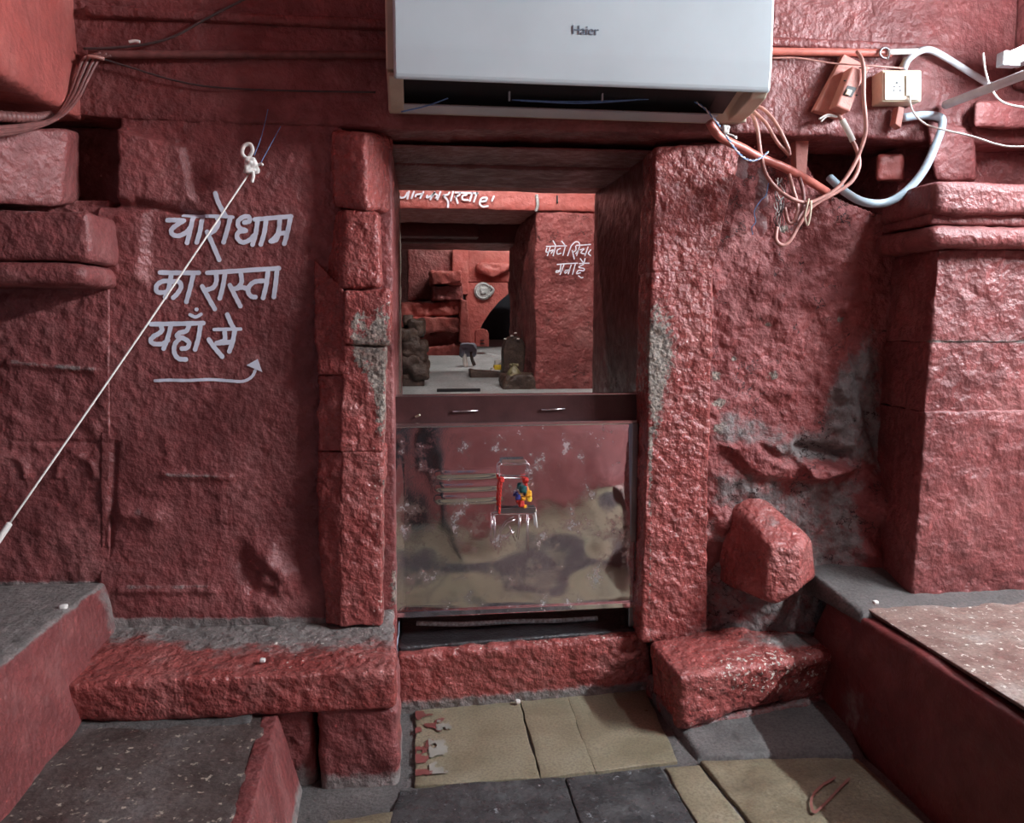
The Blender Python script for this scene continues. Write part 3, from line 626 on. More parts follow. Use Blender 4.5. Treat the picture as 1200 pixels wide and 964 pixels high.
tag(MF, 'smeared grey mortar bed in front of the large red stone block', 'mortar')
# boulder sticking out of the mortar
bc = P(908, 655, 1.97)
BO = boulder('boulder', bc, [(-.15, -1, .1, .085), (.75, -.75, .1, .086), (0, -.55, .9, .088), (-.9, -.3, .15, .078), (.95, .2, .2, .094), (.1, 0, -1, .098), (.5, -.4, -.8, .095), (-.5, -.2, -.8, .115), (0, 1, 0, .14), (-.6, -.4, .75, .105), (.7, -.1, .8, .105)], M_GLOSS, None, sub=5, k=22, amp=.006, freq=18, big=.006, seed=151, dust=lambda V, N, px, py: .4*blob(px, py, 905, 612, 20, 12))
tag(BO, 'angular glossy red boulder jutting from the mortared wall above the stone block', 'boulder')
# ================================================================== STEEL GATE
GT = thing('steel_gate', 'low stainless steel gate with dented shiny sheet across the doorway', 'gate', (.27, 2.1, .17))
gx0, gx1 = -.064, .597; gz0, gz1 = .243, .752
def sheet():
    nx, nz = 132, 104
    U, Wv = np.meshgrid(np.linspace(0, 1, nx+1), np.linspace(0, 1, nz+1)); u, w = U.ravel(), Wv.ravel()
    X = gx0+(gx1-gx0)*u; Z = gz0+(gz1-gz0)*w
    p = np.stack([X, np.zeros_like(X), Z], 1)
    h = .0040*fbm(p, 3.6, 2, 3.)+.0007*fbm(p, 11, 2, 5.)
    for cx, cz, r, a in ((.52, .59, .055, .006), (.13, .36, .08, .003), (.36, .36, .07, -.004), (.50, .36, .05, .003)):
        d2 = ((X-cx)**2+(Z-cz)**2)/r**2; h = h+a*np.exp(-d2)
    for cz in (.555, .585, .62): h = h+.0022*np.exp(-((Z-cz-.25*(X-.12)**2)/.008)**2)*sstep(.045, .07, X)*sstep(.24, .18, X)
    e = sstep(0, .05, u)*sstep(1, .95, u)*sstep(0, .05, w)*sstep(1, .95, w)
    Y = 2.066+(Z-gz0)*.045-h*e
    V = np.stack([X, Y, Z], 1); g = np.arange((nx+1)*(nz+1)).reshape(nz+1, nx+1)
    Q = np.stack([g[:-1, :-1].ravel(), g[:-1, 1:].ravel(), g[1:, 1:].ravel(), g[1:, :-1].ravel()], 1)
    B = V.copy(); B[:, 1] += .004; k = len(V); Qb = Q[:, ::-1]+k
    rim = np.concatenate([g[0, :-1], g[:-1, -1], g[-1, :0:-1], g[:0:-1, 0]])
    Qs = np.stack([rim, rim+k, np.roll(rim, -1)+k, np.roll(rim, -1)], 1)
    return mesh_np('steel_sheet', np.concatenate([V, B]), np.concatenate([Q, Qb, Qs]), M_STEEL, GT)
SH = sheet()
fr = .008
bbox('frame_rail', gx0-.004, gx1+.004, 2.080, 2.098, gz1-.004, gz1+.008, M_WIRE, GT, bev=.003)
bbox('frame_rail', gx0-.004, gx1+.004, 2.058, 2.076, gz0-.006, gz0+.012, M_STEEL, GT, bev=.003)
bbox('frame_post', gx0-.006, gx0+.008, 2.088, 2.110, .176, gz1, M_FRAME, GT, bev=.003)
bbox('frame_post', gx1-.014, gx1+.006, 2.074, 2.098, .176, gz1, M_FRAME, GT, bev=.003)
tz0, tz1 = gz1+.002, P(600, 463, 2.10)[2]
TB = bbox('top_board', gx0-.004, .640, 2.100, 2.128, tz0-.03, tz1, M_BROWN, GT, bev=.003)
bbox('top_edging', gx0-.004, .640, 2.099, 2.130, tz1-.001, tz1+.003, M_WIRE, TB, bev=.001)
def staple(a, b, drop):
    A = P(a[0], a[1], 2.094); B = P(b[0], b[1], 2.094); back = np.array([0, .012, 0])
    tube('staple', [A+back, A, A+np.array([0, 0, 0])]+[B]+[B+back], .0022, M_WIRE, TB, res=6, straight=True)
staple((531, 482), (560, 481), 1); staple((635, 480), (662, 479), 1)
tube('nail', [P(487, 488, 2.10), P(492, 486, 2.088)], .003, M_ACOLD, TB)
# wire latch frame with votive threads hung on the gate
LF = thing('wire_latch', 'small bright wire frame tied with red and coloured threads on the gate', 'latch', P(603, 640, 2.06))
LY = 2.062
def lw(pts, r=.0022, m=M_WIRE, nm='wire'): tube(nm, [P(a, b, LY) for a, b in pts], r, m, LF, res=6, straight=True)
def rrect(x0, x1, y0, y1, k=4): return [(x0+k, y0), (x1-k*.3, y0), (x1, y0+k*.6), (x1, y1), (x0+k*.5, y1), (x0, y1-k), (x0, y0+k), (x0+k, y0)]
lw(rrect(585, 620, 543, 560, 3), nm='upper_loop')
bm_plate = bbox('loop_plate', P(588, 545, LY)[0], P(616, 545, LY)[0], LY-.001, LY+.002, P(600, 545, LY)[2], P(600, 538, LY)[2], M_WIRE, LF, bev=.001)
lw([(577, 604), (583, 602), (628, 602), (628, 596)], .0022, nm='cross_bar')
bbox('hasp_plate', P(584, 600, LY)[0], P(628, 600, LY)[0], LY-.001, LY+.003, P(600, 602, LY)[2], P(600, 595, LY)[2], M_FRAME, LF, bev=.001)
for pts in ([(577, 604), (576, 636)], [(580, 603), (581, 644)], [(610, 604), (609, 618), (607, 632)], [(619, 603), (619, 646)], [(585, 637), (587, 622), (595, 612), (604, 608)], [(592, 632), (603, 622)], [(598, 618), (604, 634)]): lw(pts, .0013)
lw([(627, 600), (628, 608), (629, 618)], .003, M_WHITE, 'tag_string')
def twist(pts, r, m, nm):
    c = spline([P(a, b, LY-.004) for a, b in pts], 14); s = np.arange(len(c))
    for ph in (0, math.pi):
        q = c.copy(); q[:, 0] += r*.7*np.cos(s*1.1+ph); q[:, 1] += r*.7*np.sin(s*1.1+ph); tube(nm, q, r*.75, m, LF, res=6, straight=True)
twist([(588, 560), (586, 580), (585, 602)], .003, M_REDT, 'red_thread')
twist([(616, 560), (617, 574)], .003, M_REDT, 'red_thread')
def knot(a, b, r, m, nm='thread_knot', s=0.):
    boulder(nm, P(a, b, LY-.006), [(1, 0, 0, r), (-1, 0, 0, r), (0, 1, 0, r), (0, -1, 0, r), (0, 0, 1, r), (0, 0, -1, r), (1, 1, 1, r*1.1), (-1, -1, 1, r)], m, LF, sub=3, k=6, amp=r*.35, freq=160, seed=s)
for i, (a, b, r, m) in enumerate(((588, 562, .0065, M_REDT), (616, 562, .0075, M_REDT), (613, 573, .010, M_GREEN), (607, 582, .007, M_NAVY), (619, 578, .009, M_ORANGE), (620, 584, .007, M_YELLOW), (613, 584, .006, M_ORANGE), (611, 590, .008, M_REDT), (615, 593, .005, M_ORANGE), (616, 578, .006, M_BLACK))): knot(a, b, r, m, s=200+i)
# ================================================================== AIR CONDITIONER
AC = thing('air_conditioner', 'white wall mounted split air conditioner above the doorway', 'air conditioner', (.377, 1.85, 1.5))
ax0, ax1 = -.047, .803
def prof(name, yz, x0, x1, m, parent, bev=.004):
    return extrude_poly(name, [(x0, y, z) for y, z in yz], (x1-x0, 0, 0), m, parent, bev)
prof('housing', [(1.790, 1.84), (1.955, 1.84), (1.955, 1.515), (1.90, 1.507), (1.885, 1.53), (1.80, 1.56), (1.772, 1.56), (1.772, 1.80)], ax0-.006, ax1+.004, M_ACOLD, AC)
FPn = prof('front_panel', [(1.772, 1.545), (1.757, 1.534), (1.750, 1.540), (1.744, 1.60), (1.744, 1.76), (1.752, 1.82), (1.775, 1.842)], ax0+.010, ax1-.004, M_AC, AC, bev=.006)
prof('outlet_cavity', [(1.765, 1.556), (1.80, 1.552), (1.893, 1.522), (1.895, 1.535), (1.80, 1.565)], ax0+.03, ax1-.06, M_BLACK, AC, bev=0)
prof('end_cap', [(1.757, 1.542), (1.775, 1.527), (1.85, 1.506), (1.90, 1.504), (1.90, 1.545), (1.775, 1.556)], ax0-.002, ax0+.030, M_ACOLD, AC)
prof('end_cap', [(1.757, 1.542), (1.775, 1.527), (1.85, 1.512), (1.90, 1.508), (1.90, 1.545), (1.775, 1.556)], ax1-.042, ax1-.004, M_ACOLD, AC)
prof('outlet_tray', [(1.850, 1.5085), (1.905, 1.5045), (1.905, 1.5075), (1.852, 1.5120)], ax0+.026, ax1-.085, M_AC, AC, bev=.0008)
for i in range(11):
    x = .02+i*.068; prof('louver_blade', [(1.82, 1.545), (1.89, 1.522), (1.89, 1.534), (1.82, 1.556)], x, x+.002, M_BLACK, AC, bev=0)
for i, p in enumerate((597, 706)):
    a = P(p, 112, 1.83); bbox('louver_clip', a[0]-.002, a[0]+.002, 1.828, 1.836, P(p, 118, 1.83)[2], P(p, 107, 1.83)[2], M_AC, AC, bev=.001)
for pts in ([(600, 117), (660, 119), (720, 118), (760, 116)], [(470, 131), (500, 124), (525, 115)], [(610, 118), (680, 121), (745, 117)]):
    tube('lead_wire', [P(a, b, 1.845) for a, b in pts], .0016, M_BLUE, AC, res=6)
cu = bpy.data.curves.new('logo', 'FONT'); cu.body = 'Haier'; cu.size = .0265; cu.align_x = 'CENTER'; cu.align_y = 'CENTER'; cu.extrude = .0006
to = bpy.data.objects.new('logo_tmp', cu); COL.objects.link(to)
lp_ = P(686, 36, 1.743); to.location = [float(v) for v in lp_]; to.rotation_euler = (math.pi/2, 0, 0)
bpy.context.view_layer.update()
me = bpy.data.meshes.new_from_object(to.evaluated_get(bpy.context.evaluated_depsgraph_get())); me.transform(to.matrix_world)
bpy.data.objects.remove(to); me.materials.clear()
lo = link('lettering', me, M_INK, FPn, False)
# ================================================================== PAINTED LETTERING
def cv(ox, oy, s, w, ls): return [([(ox+a/s, oy+b/s) for a, b in pts], (ww or w)/s) for pts, ww in ((l if isinstance(l, tuple) else (l, None)) for l in ls)]
SG = thing('painted_sign', 'white hand painted three line notice with an arrow on the left wall', 'sign', P(255, 450, TXY-.02))
L1 = [[(48, 285), (120, 283), (185, 287)], [(190, 288), (130, 325), (82, 368), (92, 410), (150, 420), (215, 385), (245, 350)], [(270, 250), (250, 350), (215, 482)],
      ([(175, 238), (350, 247), (520, 250), (622, 258)], 30), [(350, 260), (332, 370), (300, 478)], [(482, 255), (492, 310), (460, 370), (405, 402)], [(392, 385), (430, 470), (500, 632)],
      [(600, 262), (570, 370), (538, 478)], [(470, 50), (500, 140), (560, 250)], [(722, 305), (768, 292), (762, 256), (715, 256), (668, 295), (678, 350), (735, 375)],
      [(735, 377), (672, 388), (658, 435), (702, 478), (765, 460), (825, 400)], [(840, 280), (825, 390), (795, 500)], [(915, 280), (900, 390), (868, 498)], ([(815, 278), (950, 267), (1135, 252)], 40),
      [(1035, 280), (1022, 390), (985, 445), (955, 470)], [(965, 472), (1005, 455), (1030, 405), (1100, 398)], [(1128, 262), (1105, 380), (1074, 492)]]
L2 = [[(90, 143), (260, 146), (432, 145)], [(190, 150), (168, 270), (135, 362)], [(185, 218), (110, 222), (60, 260), (68, 315), (150, 318)], [(190, 225), (252, 222), (275, 268), (240, 330), (205, 365)],
      [(385, 150), (355, 280), (322, 402)], [(507, 146), (750, 132), (1142, 108)], [(585, 150), (588, 220), (560, 275), (495, 298)], [(462, 265), (520, 370), (575, 465)], [(665, 150), (645, 270), (618, 372)],
      [(805, 150), (812, 230), (775, 278), (735, 292)], [(708, 255), (760, 360), (802, 440)], [(765, 285), (820, 275), (870, 292)], [(1005, 218), (925, 228), (878, 270), (872, 320), (900, 355), (935, 360)],
      [(1045, 140), (1030, 260), (1003, 368)], [(1125, 125), (1113, 250), (1098, 360)]]
L3 = [[(90, 185), (320, 182), (550, 176)], [(175, 195), (185, 240), (150, 272), (112, 290)], [(125, 285), (88, 322), (112, 356), (190, 358), (240, 325)], [(265, 190), (235, 310), (203, 400)],
      [(425, 195), (400, 245), (340, 262), (318, 292), (372, 308), (425, 345), (410, 392), (362, 400)], [(350, 305), (302, 360), (296, 430), (332, 485), (400, 495)], [(525, 190), (510, 300), (480, 408)],
      ([(430, 102), (480, 122), (528, 98)], 30), ([(486, 55), (490, 56)], 34), ([(645, 232), (760, 230), (880, 228)], 30), [(760, 100), (795, 180), (832, 240)], [(738, 245), (738, 325), (668, 352)], [(600, 320), (650, 390), (718, 470)],
      [(680, 352), (740, 348), (800, 340)], [(828, 240), (810, 340), (780, 425)]]
ribbons('lettering_line', cv(190, 220, 7.5, 41, L1), surf_left, M_TEXT, SG)
ribbons('lettering_line', cv(175, 300, 7.5, 41, L2), surf_left, M_TEXT, SG)
ribbons('lettering_line', cv(165, 355, 7.5, 41, L3), surf_left, M_TEXT, SG)
ribbons('arrow_shaft', cv(165, 355, 7.5, 27, [[(125, 682), (250, 676), (420, 679), (600, 671), (780, 682), (880, 688), (940, 673), (985, 638), (1008, 590)]]), surf_left, M_TEXT, SG)
ha = np.array([(165+a/7.5, 355+b/7.5) for a, b in ((932, 545), (1030, 490), (1072, 606))]); hw3 = surf_left(ha[:, 0], ha[:, 1]); hw3[:, 1] -= .0035
mesh_np('arrow_head', hw3, [(0, 1, 2)], M_TEXT, SG, False)
# ================================================================== ROPE
RO = thing('white_rope', 'thin white rope stretched from a knot above the lettering to the far left', 'rope', P(292, 200, 1.90))
k0 = P(292, 203, 1.91); k1 = P(12, 612, 1.52); k2 = P(-40, 690, 1.47)
tube('rope', [k0, k0+(k1-k0)*.5+np.array([0, 0, -.004]), k1], .0021, M_WHITE, RO, n=20)
tube('frayed_end', [k1, k1+(k2-k1)*.25, k2], [.0022]+[.006]*23+[.006], M_WHITE, RO, n=12)
boulder('knot', P(294, 193, 1.905), [(1, 0, .3, .014), (-1, 0, .2, .012), (0, -1, 0, .013), (0, 1, 0, .012), (0, 0, 1, .016), (0, 0, -1, .018), (1, -1, -1, .014)], M_WHITE, RO, sub=4, k=8, amp=.005, freq=110)
tube('knot_loop', [P(291, 188, 1.905), P(284, 180, 1.902), P(286, 171, 1.90), P(293, 169, 1.90), P(296, 176, 1.90), P(292, 184, 1.905)], .0045, M_WHITE, RO)
tube('knot_tail', [P(296, 200, 1.905), P(297, 206, 1.90), P(295, 214, 1.90)], [.004]*16+[.002], M_WHITE, RO)
tube('knot_tail', [P(299, 194, 1.905), P(306, 192, 1.90), P(308, 194, 1.90)], .003, M_WHITE, RO)
tube('blue_string', [P(298, 182, 1.905), P(305, 164, 1.92), P(310, 146, 1.945), P(314, 128, 1.945)], .0009, M_BLUE, RO)
tube('blue_string', [P(306, 190, 1.905), P(318, 168, 1.925), P(329, 148, 1.945)], .0009, M_BLUE, RO)
# ================================================================== CABLES, LEFT
def solo(nm, pts, r, m, lab, cat, **k): return tag(tube(nm, pts, r, m, None, **k), lab, cat)
solo('conduit_pipe', [P(105, 64, 1.935), P(460, 64, 1.935)], .009, M_DPIPE, 'shade darkened red painted pipe running along the beam left of the air conditioner', 'pipe', n=20, straight=False)  # same pipe as on the right; shade put into this stretch's colour
solo('conduit_pipe', [P(890, 60, 1.935), P(1045, 62, 1.935)], .0095, M_REDPIPE, 'pale red painted pipe running along the beam right of the air conditioner', 'pipe', n=20)
Bz = lambda a, b, y: P(a, b, y)
solo('black_cable', [Bz(98, 57, 1.93), Bz(130, 56, 1.93), Bz(170, 52, 1.93), Bz(205, 42, 1.93), Bz(245, 20, 1.93), Bz(300, -8, 1.93)], .0030, M_DCABLE, 'thin black cable rising along the beam at the upper left', 'cable')
solo('black_cable', [Bz(110, 66, 1.925), Bz(150, 78, 1.935), Bz(200, 93, 1.938), Bz(250, 102, 1.938), Bz(330, 106, 1.938), Bz(440, 108, 1.938)], .0022, M_DCABLE, 'thin black wire sagging below the pipe on the left beam', 'cable')
CB = thing('cable_bundle', 'bundle of red painted cables bending round the upper left corner', 'cable', P(100, 100, 1.92))
for i, (dx, r) in enumerate(((0, .0048), (7, .0042), (-6, .0042), (12, .003))):
    tube('cable', [P(118+dx, 62+i, 1.925), P(104+dx, 70, 1.918), P(94+dx*.8, 92, 1.90), P(84+dx*.6, 116, 1.87), P(66+dx*.3, 138, 1.80), P(30, 147+i*2, 1.70), P(-40, 152+i*4, 1.55)], r, M_DPIPE, CB)
tube('cable_tie', [P(103, 66, 1.905), P(114, 67, 1.905), P(122, 69, 1.912)], .004, M_CABLE, CB)
co = spline([P(-50, 134, 1.62), P(0, 136, 1.72), P(40, 138, 1.80), P(60, 136, 1.85)], 26)
tag(tube('corrugated_conduit', co, .010+.0016*np.sin(np.arange(len(co))*1.9), M_DPIPE, None, straight=True, res=10), 'corrugated conduit lying under the upper left bracket', 'conduit')
WC = tag(tube('wire_clip', [P(151, 49, 1.925), P(158, 48, 1.925), P(164, 49, 1.925)], .0035, M_WHITE, None), 'small white clip holding the black cable on the left beam', 'clip')
# ================================================================== ELECTRICAL, RIGHT
EY = 1.95
def quadbox(nm, q, y0, y1, m, parent, bev=.002):
    a = [P(x, y, y0) for x, y in q]; return extrude_poly(nm, a, (0, y1-y0, 0), m, parent, bev)
SBX = thing('switch_board', 'tilted pale red wooden board with a breaker switch beside the socket', 'switch', P(985, 100, EY))
quadbox('backboard', [(954, 129), (985, 139), (1020, 79), (989, 63)], EY-.022, EY-.002, M_WOOD, SBX)
SWB = quadbox('breaker_box', [(980, 124), (996, 131), (1014, 84), (999, 77)], EY-.062, EY-.022, M_WOOD, SBX, bev=.004)
quadbox('toggle_recess', [(988, 111), (998, 114), (1004, 103), (994, 100)], EY-.0635, EY-.058, M_BLACK, SWB, bev=0)
quadbox('toggle', [(991, 110), (996, 112), (999, 106), (994, 104)], EY-.068, EY-.060, M_CREAM, SWB, bev=.001)
for a, b in ((990, 95), (1004, 112), (1008, 80)):
    q = P(a, b, EY-.062); lathe('screw', [(.0001, 0), (.003, 0), (.003, .002), (.0001, .003)], q, M_BLACK, SWB, res=8)
SK = thing('wall_socket', 'cream plastic socket box with pin holes and switch on the right beam', 'socket', P(1056, 120, EY))
quadbox('socket_box', [(1034, 119), (1080, 119), (1080, 82), (1034, 82)], EY-.046, EY+.004, M_CREAM, SK, bev=.003)
FPS = quadbox('face_plate', [(1037, 117), (1077, 117), (1077, 84), (1037, 84)], EY-.050, EY-.045, M_CREAM, SK, bev=.0015)
for a, b, r in ((1051, 97, 1.7), (1048, 101.5, 1.3), (1054.5, 101.5, 1.3), (1047.5, 106, 1.4), (1055, 106, 1.4)):
    q = [(a+r*math.cos(t), b+r*math.sin(t)) for t in np.linspace(0, 2*math.pi, 9)[:-1]]
    quadbox('pin_hole', q, EY-.0506, EY-.049, M_BLACK, FPS, bev=0)
quadbox('rocker_switch', [(1062, 112), (1071, 112), (1071, 88), (1062, 88)], EY-.054, EY-.049, M_CREAM, FPS, bev=.001)
quadbox('socket_seam', [(1042, 114), (1062, 114), (1062, 113), (1042, 113)], EY-.0506, EY-.049, M_ACOLD, FPS, bev=0)
tube('conduit_nipple', [P(1058, 80, EY-.015), P(1063, 70, EY-.015)], .011, M_CREAM, SK)
solo('bent_conduit', [P(1059, 82, EY-.02), P(1063, 72, EY-.02), P(1074, 62, EY-.025), P(1088, 58, EY-.03), P(1106, 66, EY-.03), P(1135, 84, EY-.02), P(1168, 104, EY-.01)], .0085, M_CONDUIT, 'grey white conduit arching up from the socket box', 'conduit')
solo('conduit_stub', [P(1040, 61, 1.925), P(1075, 60, 1.925)], .007, M_WHITE, 'short white pipe stub above the socket', 'pipe')
ck = thing('pipe_clamp', 'small metal clamp round the white pipe stub above the socket', 'clamp', P(1037, 62, 1.93))
tube('clamp_ring', [P(1037+6*math.cos(t), 62+6*math.sin(t), 1.922) for t in np.linspace(.6, 5.6, 9)], .0028, M_FRAME, ck, n=3)
tube('clamp_screw', [P(1040, 70, 1.922), P(1042, 62, 1.915)], .003, M_WIRE, ck)
# white pipe below the tube lamp
pa = P(1108, 123, 1.93); pb = P(1215, 82, 1.62)
solo('lamp_conduit', [pa, pa+(pb-pa)*.5, pb, pb+(pb-pa)*.35], .0105, M_CONDUIT, 'straight white conduit pipe running out below the tube lamp', 'conduit', res=12)
solo('bent_pipe', [P(1058, 138, 1.93), P(1080, 135, 1.93), P(1100, 137, 1.93), P(1104, 145, 1.93), P(1098, 165, 1.93), P(1084, 197, 1.93), P(1064, 222, 1.94), P(1040, 237, 1.95), P(1014, 237, 1.96), P(992, 226, 1.99), P(972, 208, 2.04)], .0105, M_PVCBLUE, 'bent pale blue plastic pipe looping below the socket', 'pipe', res=12)
tag(quadbox('pipe_bracket', [(1049, 145), (1056, 150), (1060, 126), (1053, 124)], 1.915, 1.94, M_WOOD, None), 'small red wooden peg holding the bent blue pipe', 'peg')
solo('white_wire', [P(1066, 112, EY-.053), P(1067, 122, EY-.06), P(1072, 134, EY-.06), P(1086, 146, EY-.07), P(1110, 153, EY-.09), P(1140, 160, EY-.13), P(1168, 169, EY-.18), P(1190, 172, EY-.22), P(1230, 170, EY-.28)], .0022, M_WHITE, 'thin white wire hanging from the socket to the right', 'wire')
solo('white_wire', [P(1152, 62, 1.80), P(1155, 84, 1.80), P(1163, 106, 1.79), P(1178, 121, 1.77), P(1215, 128, 1.74)], .0022, M_WHITE, 'thin white wire hanging below the tube lamp', 'wire')
solo('grey_wire', [P(903, 68, 1.935), P(935, 68, 1.93), P(975, 74, 1.92), P(1020, 77, 1.90), P(1058, 80, 1.91)], .0022, M_CABLE, 'thin pale red wire strung along the beam to the socket', 'wire')
CC = lambda a, b, y=1.90: P(800+a/4.818, 100+b/4.818, y)
solo('cable_loop', [CC(985, -190, 1.90), CC(1010, -150, 1.885), CC(1022, -80, 1.88), CC(1022, 60, 1.88), CC(1033, 190, 1.88), CC(1030, 280, 1.88), CC(990, 400, 1.88), CC(930, 510, 1.88), CC(860, 590, 1.88), CC(770, 642, 1.88), CC(700, 662, 1.88), CC(620, 642, 1.88), CC(540, 590, 1.89), CC(470, 500, 1.89), CC(440, 380, 1.90), CC(420, 240, 1.91), CC(385, 145, 1.93)], .0048, M_CABLE, 'long pale red cable hanging in a wide loop below the switch board', 'cable', n=10)
solo('cable_loop', [CC(385, 140, 1.93), CC(440, 125, 1.92), CC(505, 185, 1.91), CC(555, 265, 1.90), CC(595, 350, 1.90), CC(602, 390, 1.90), CC(570, 360, 1.905), CC(530, 315, 1.905), CC(470, 215, 1.91), CC(400, 145, 1.92)], .0044, M_CABLE, 'folded pale red cable ends hooked under the air conditioner corner', 'cable', n=10)
solo('cable_loop', [CC(880, 165, 1.915), CC(915, 225, 1.91), CC(955, 305, 1.905), CC(988, 380, 1.90), CC(995, 460, 1.895), CC(955, 540, 1.89), CC(880, 596, 1.89), CC(780, 650, 1.89), CC(715, 700, 1.89), CC(655, 790, 1.89), CC(610, 870, 1.885), CC(565, 902, 1.885), CC(527, 872, 1.885), CC(532, 800, 1.89)], .0050, M_CABLE, 'pale red cable from the breaker ending in a small hook loop', 'cable', n=10)
solo('taped_splice', [CC(900, 195, 1.91), CC(935, 260, 1.905), CC(962, 315, 1.902)], .0075, M_WHITE, 'pale taped splice on the cable under the breaker', 'tape')
solo('loose_strands', [CC(780, 205, 1.915), CC(815, 175, 1.915), CC(870, 178, 1.915), CC(820, 165, 1.912), CC(770, 190, 1.912)], .0022, M_WHITE, 'loose pale wire strands below the backboard', 'wire')
PP = solo('broken_pipe', [CC(150, 205, 1.86), CC(195, 275, 1.87), CC(260, 318, 1.88), CC(340, 355, 1.89), CC(420, 400, 1.90), CC(570, 462, 1.93), CC(690, 525, 1.96), CC(815, 602, 2.0)], .0105, M_REDPIPE, 'red painted plastic pipe poking out below the air conditioner', 'pipe', n=8, res=12)
PO = quadbox('wooden_post', [(933, 205), (945, 205), (950, 140), (932, 140)], 2.0, 2.03, M_WOOD, None); tag(PO, 'upright pale red post behind the hanging cables', 'post')
solo('stub_cable', [CC(600, 500, 1.93), CC(625, 590, 1.92), CC(650, 690, 1.91), CC(625, 770, 1.905), CC(595, 770, 1.905), CC(575, 690, 1.91)], .0048, M_CABLE, 'short bent cable stub hanging under the broken pipe', 'cable')
solo('stub_cable', [CC(660, 520, 1.94), CC(680, 600, 1.93), CC(680, 690, 1.92), CC(640, 770, 1.91)], .0050, M_DPIPE, 'dark cable stub hanging beside the vertical post', 'cable')
tw = spline([CC(40, 70, 1.85), CC(130, 135, 1.845), CC(190, 205, 1.84), CC(240, 275, 1.85), CC(290, 350, 1.86), CC(345, 408, 1.87), CC(400, 424, 1.87), CC(450, 402, 1.87), CC(482, 375, 1.87)], 12)
TWN = thing('blue_twine', 'blue and white twine tied round the broken pipe', 'string', CC(240, 275, 1.85))
for ph, m in ((0, M_BLUE), (math.pi, M_WHITE)):
    q = tw.copy(); s = np.arange(len(q)); q[:, 0] += .0016*np.cos(s*.9+ph); q[:, 2] += .0016*np.sin(s*.9+ph); tube('strand', q, .0016, m, TWN, res=6, straight=True)
boulder('bow_knot', CC(243, 250, 1.843), [(1, 0, 0, .008), (-1, 0, 0, .008), (0, 1, 0, .006), (0, -1, 0, .006), (0, 0, 1, .010), (0, 0, -1, .009)], M_WHITE, TWN, sub=3, k=6, amp=.003, freq=150)
tube('bow_tail', [CC(250, 275, 1.845), CC(285, 285, 1.84), CC(302, 300, 1.84), CC(300, 285, 1.84)], .0022, M_WHITE, TWN)
solo('blue_thread', [CC(485, 550, 1.98), CC(470, 620, 1.98), CC(440, 650, 1.975), CC(405, 710, 1.97), CC(412, 770, 1.97), CC(390, 802, 1.97), CC(396, 842, 1.97)], .0014, M_BLUE, 'loose pale blue thread dangling beside the cables', 'thread')
solo('cable_tie', [CC(712, 640, 1.872), CC(700, 690, 1.872), CC(690, 740, 1.875), CC(705, 790, 1.875), CC(722, 720, 1.87), CC(725, 650, 1.872)], .0024, M_CREAM, 'pale string tied round the hanging cable loop', 'tie')
MSS = thing('wire_tangle', 'dark tangle of thin wires hanging under the broken pipe', 'wire', CC(560, 720, 1.93))
for i in range(7):
    rs = np.random.RandomState(i); tube('wire', [CC(545+rs.randint(-30, 40), 540+70*k+rs.randint(-20, 20), 1.93+.012*rs.randn()) for k in range(5)], .0012, M_DCABLE if i % 3 else M_WHITE, MSS, res=5)
# ================================================================== TUBE LAMP
M_TUBE = emit('tube_light', (.86, .93, 1.0), TUBE_E)
TL = thing('tube_lamp', 'glowing white tube lamp along the right hand bracket', 'lamp', (1.45, 1.55, 1.66))
te = P(1177, 71, 1.84); tx, tz = te[0], te[2]
tube('lamp_tube', [(tx, 1.84, tz), (tx, 1.55, tz+.002), (tx, 1.26, tz+.003)], .014, M_TUBE, TL, n=10, res=14)
bbox('batten', tx+.020, tx+.055, 1.24, 1.86, tz-.010, tz+.014, M_AC, TL, bev=.003)
for y in (1.835, 1.265): bbox('lamp_holder', tx-.016, tx+.03, y-.014, y+.014, tz-.016, tz+.018, M_AC, TL, bev=.003)
for y in (1.72, 1.80): bbox('wall_clip', tx+.05, 1.555, y-.01, y+.01, tz-.004, tz+.010, M_FRAME, TL, bev=.002)
TL_ADDED = thing('tube_lamp', 'added unseen tube lamp under the hall ceiling at the far right', 'lamp', (3.0, .55, 2.36))  # lamp added out of view to even out the light on the left
tube('lamp_tube', [(3.0, -.05, 2.36), (3.0, 1.15, 2.36)], .014, emit('added_tube_light', (.84, .94, 1.0), ADDED_TUBE_E), TL_ADDED, n=8, res=14)
bbox('batten', 2.975, 3.025, -.09, 1.19, 2.39, 2.455, M_AC, TL_ADDED, bev=.003)
for y in (-.05, 1.15): bbox('lamp_holder', 2.984, 3.016, y-.014, y+.014, 2.344, 2.40, M_AC, TL_ADDED, bev=.003)
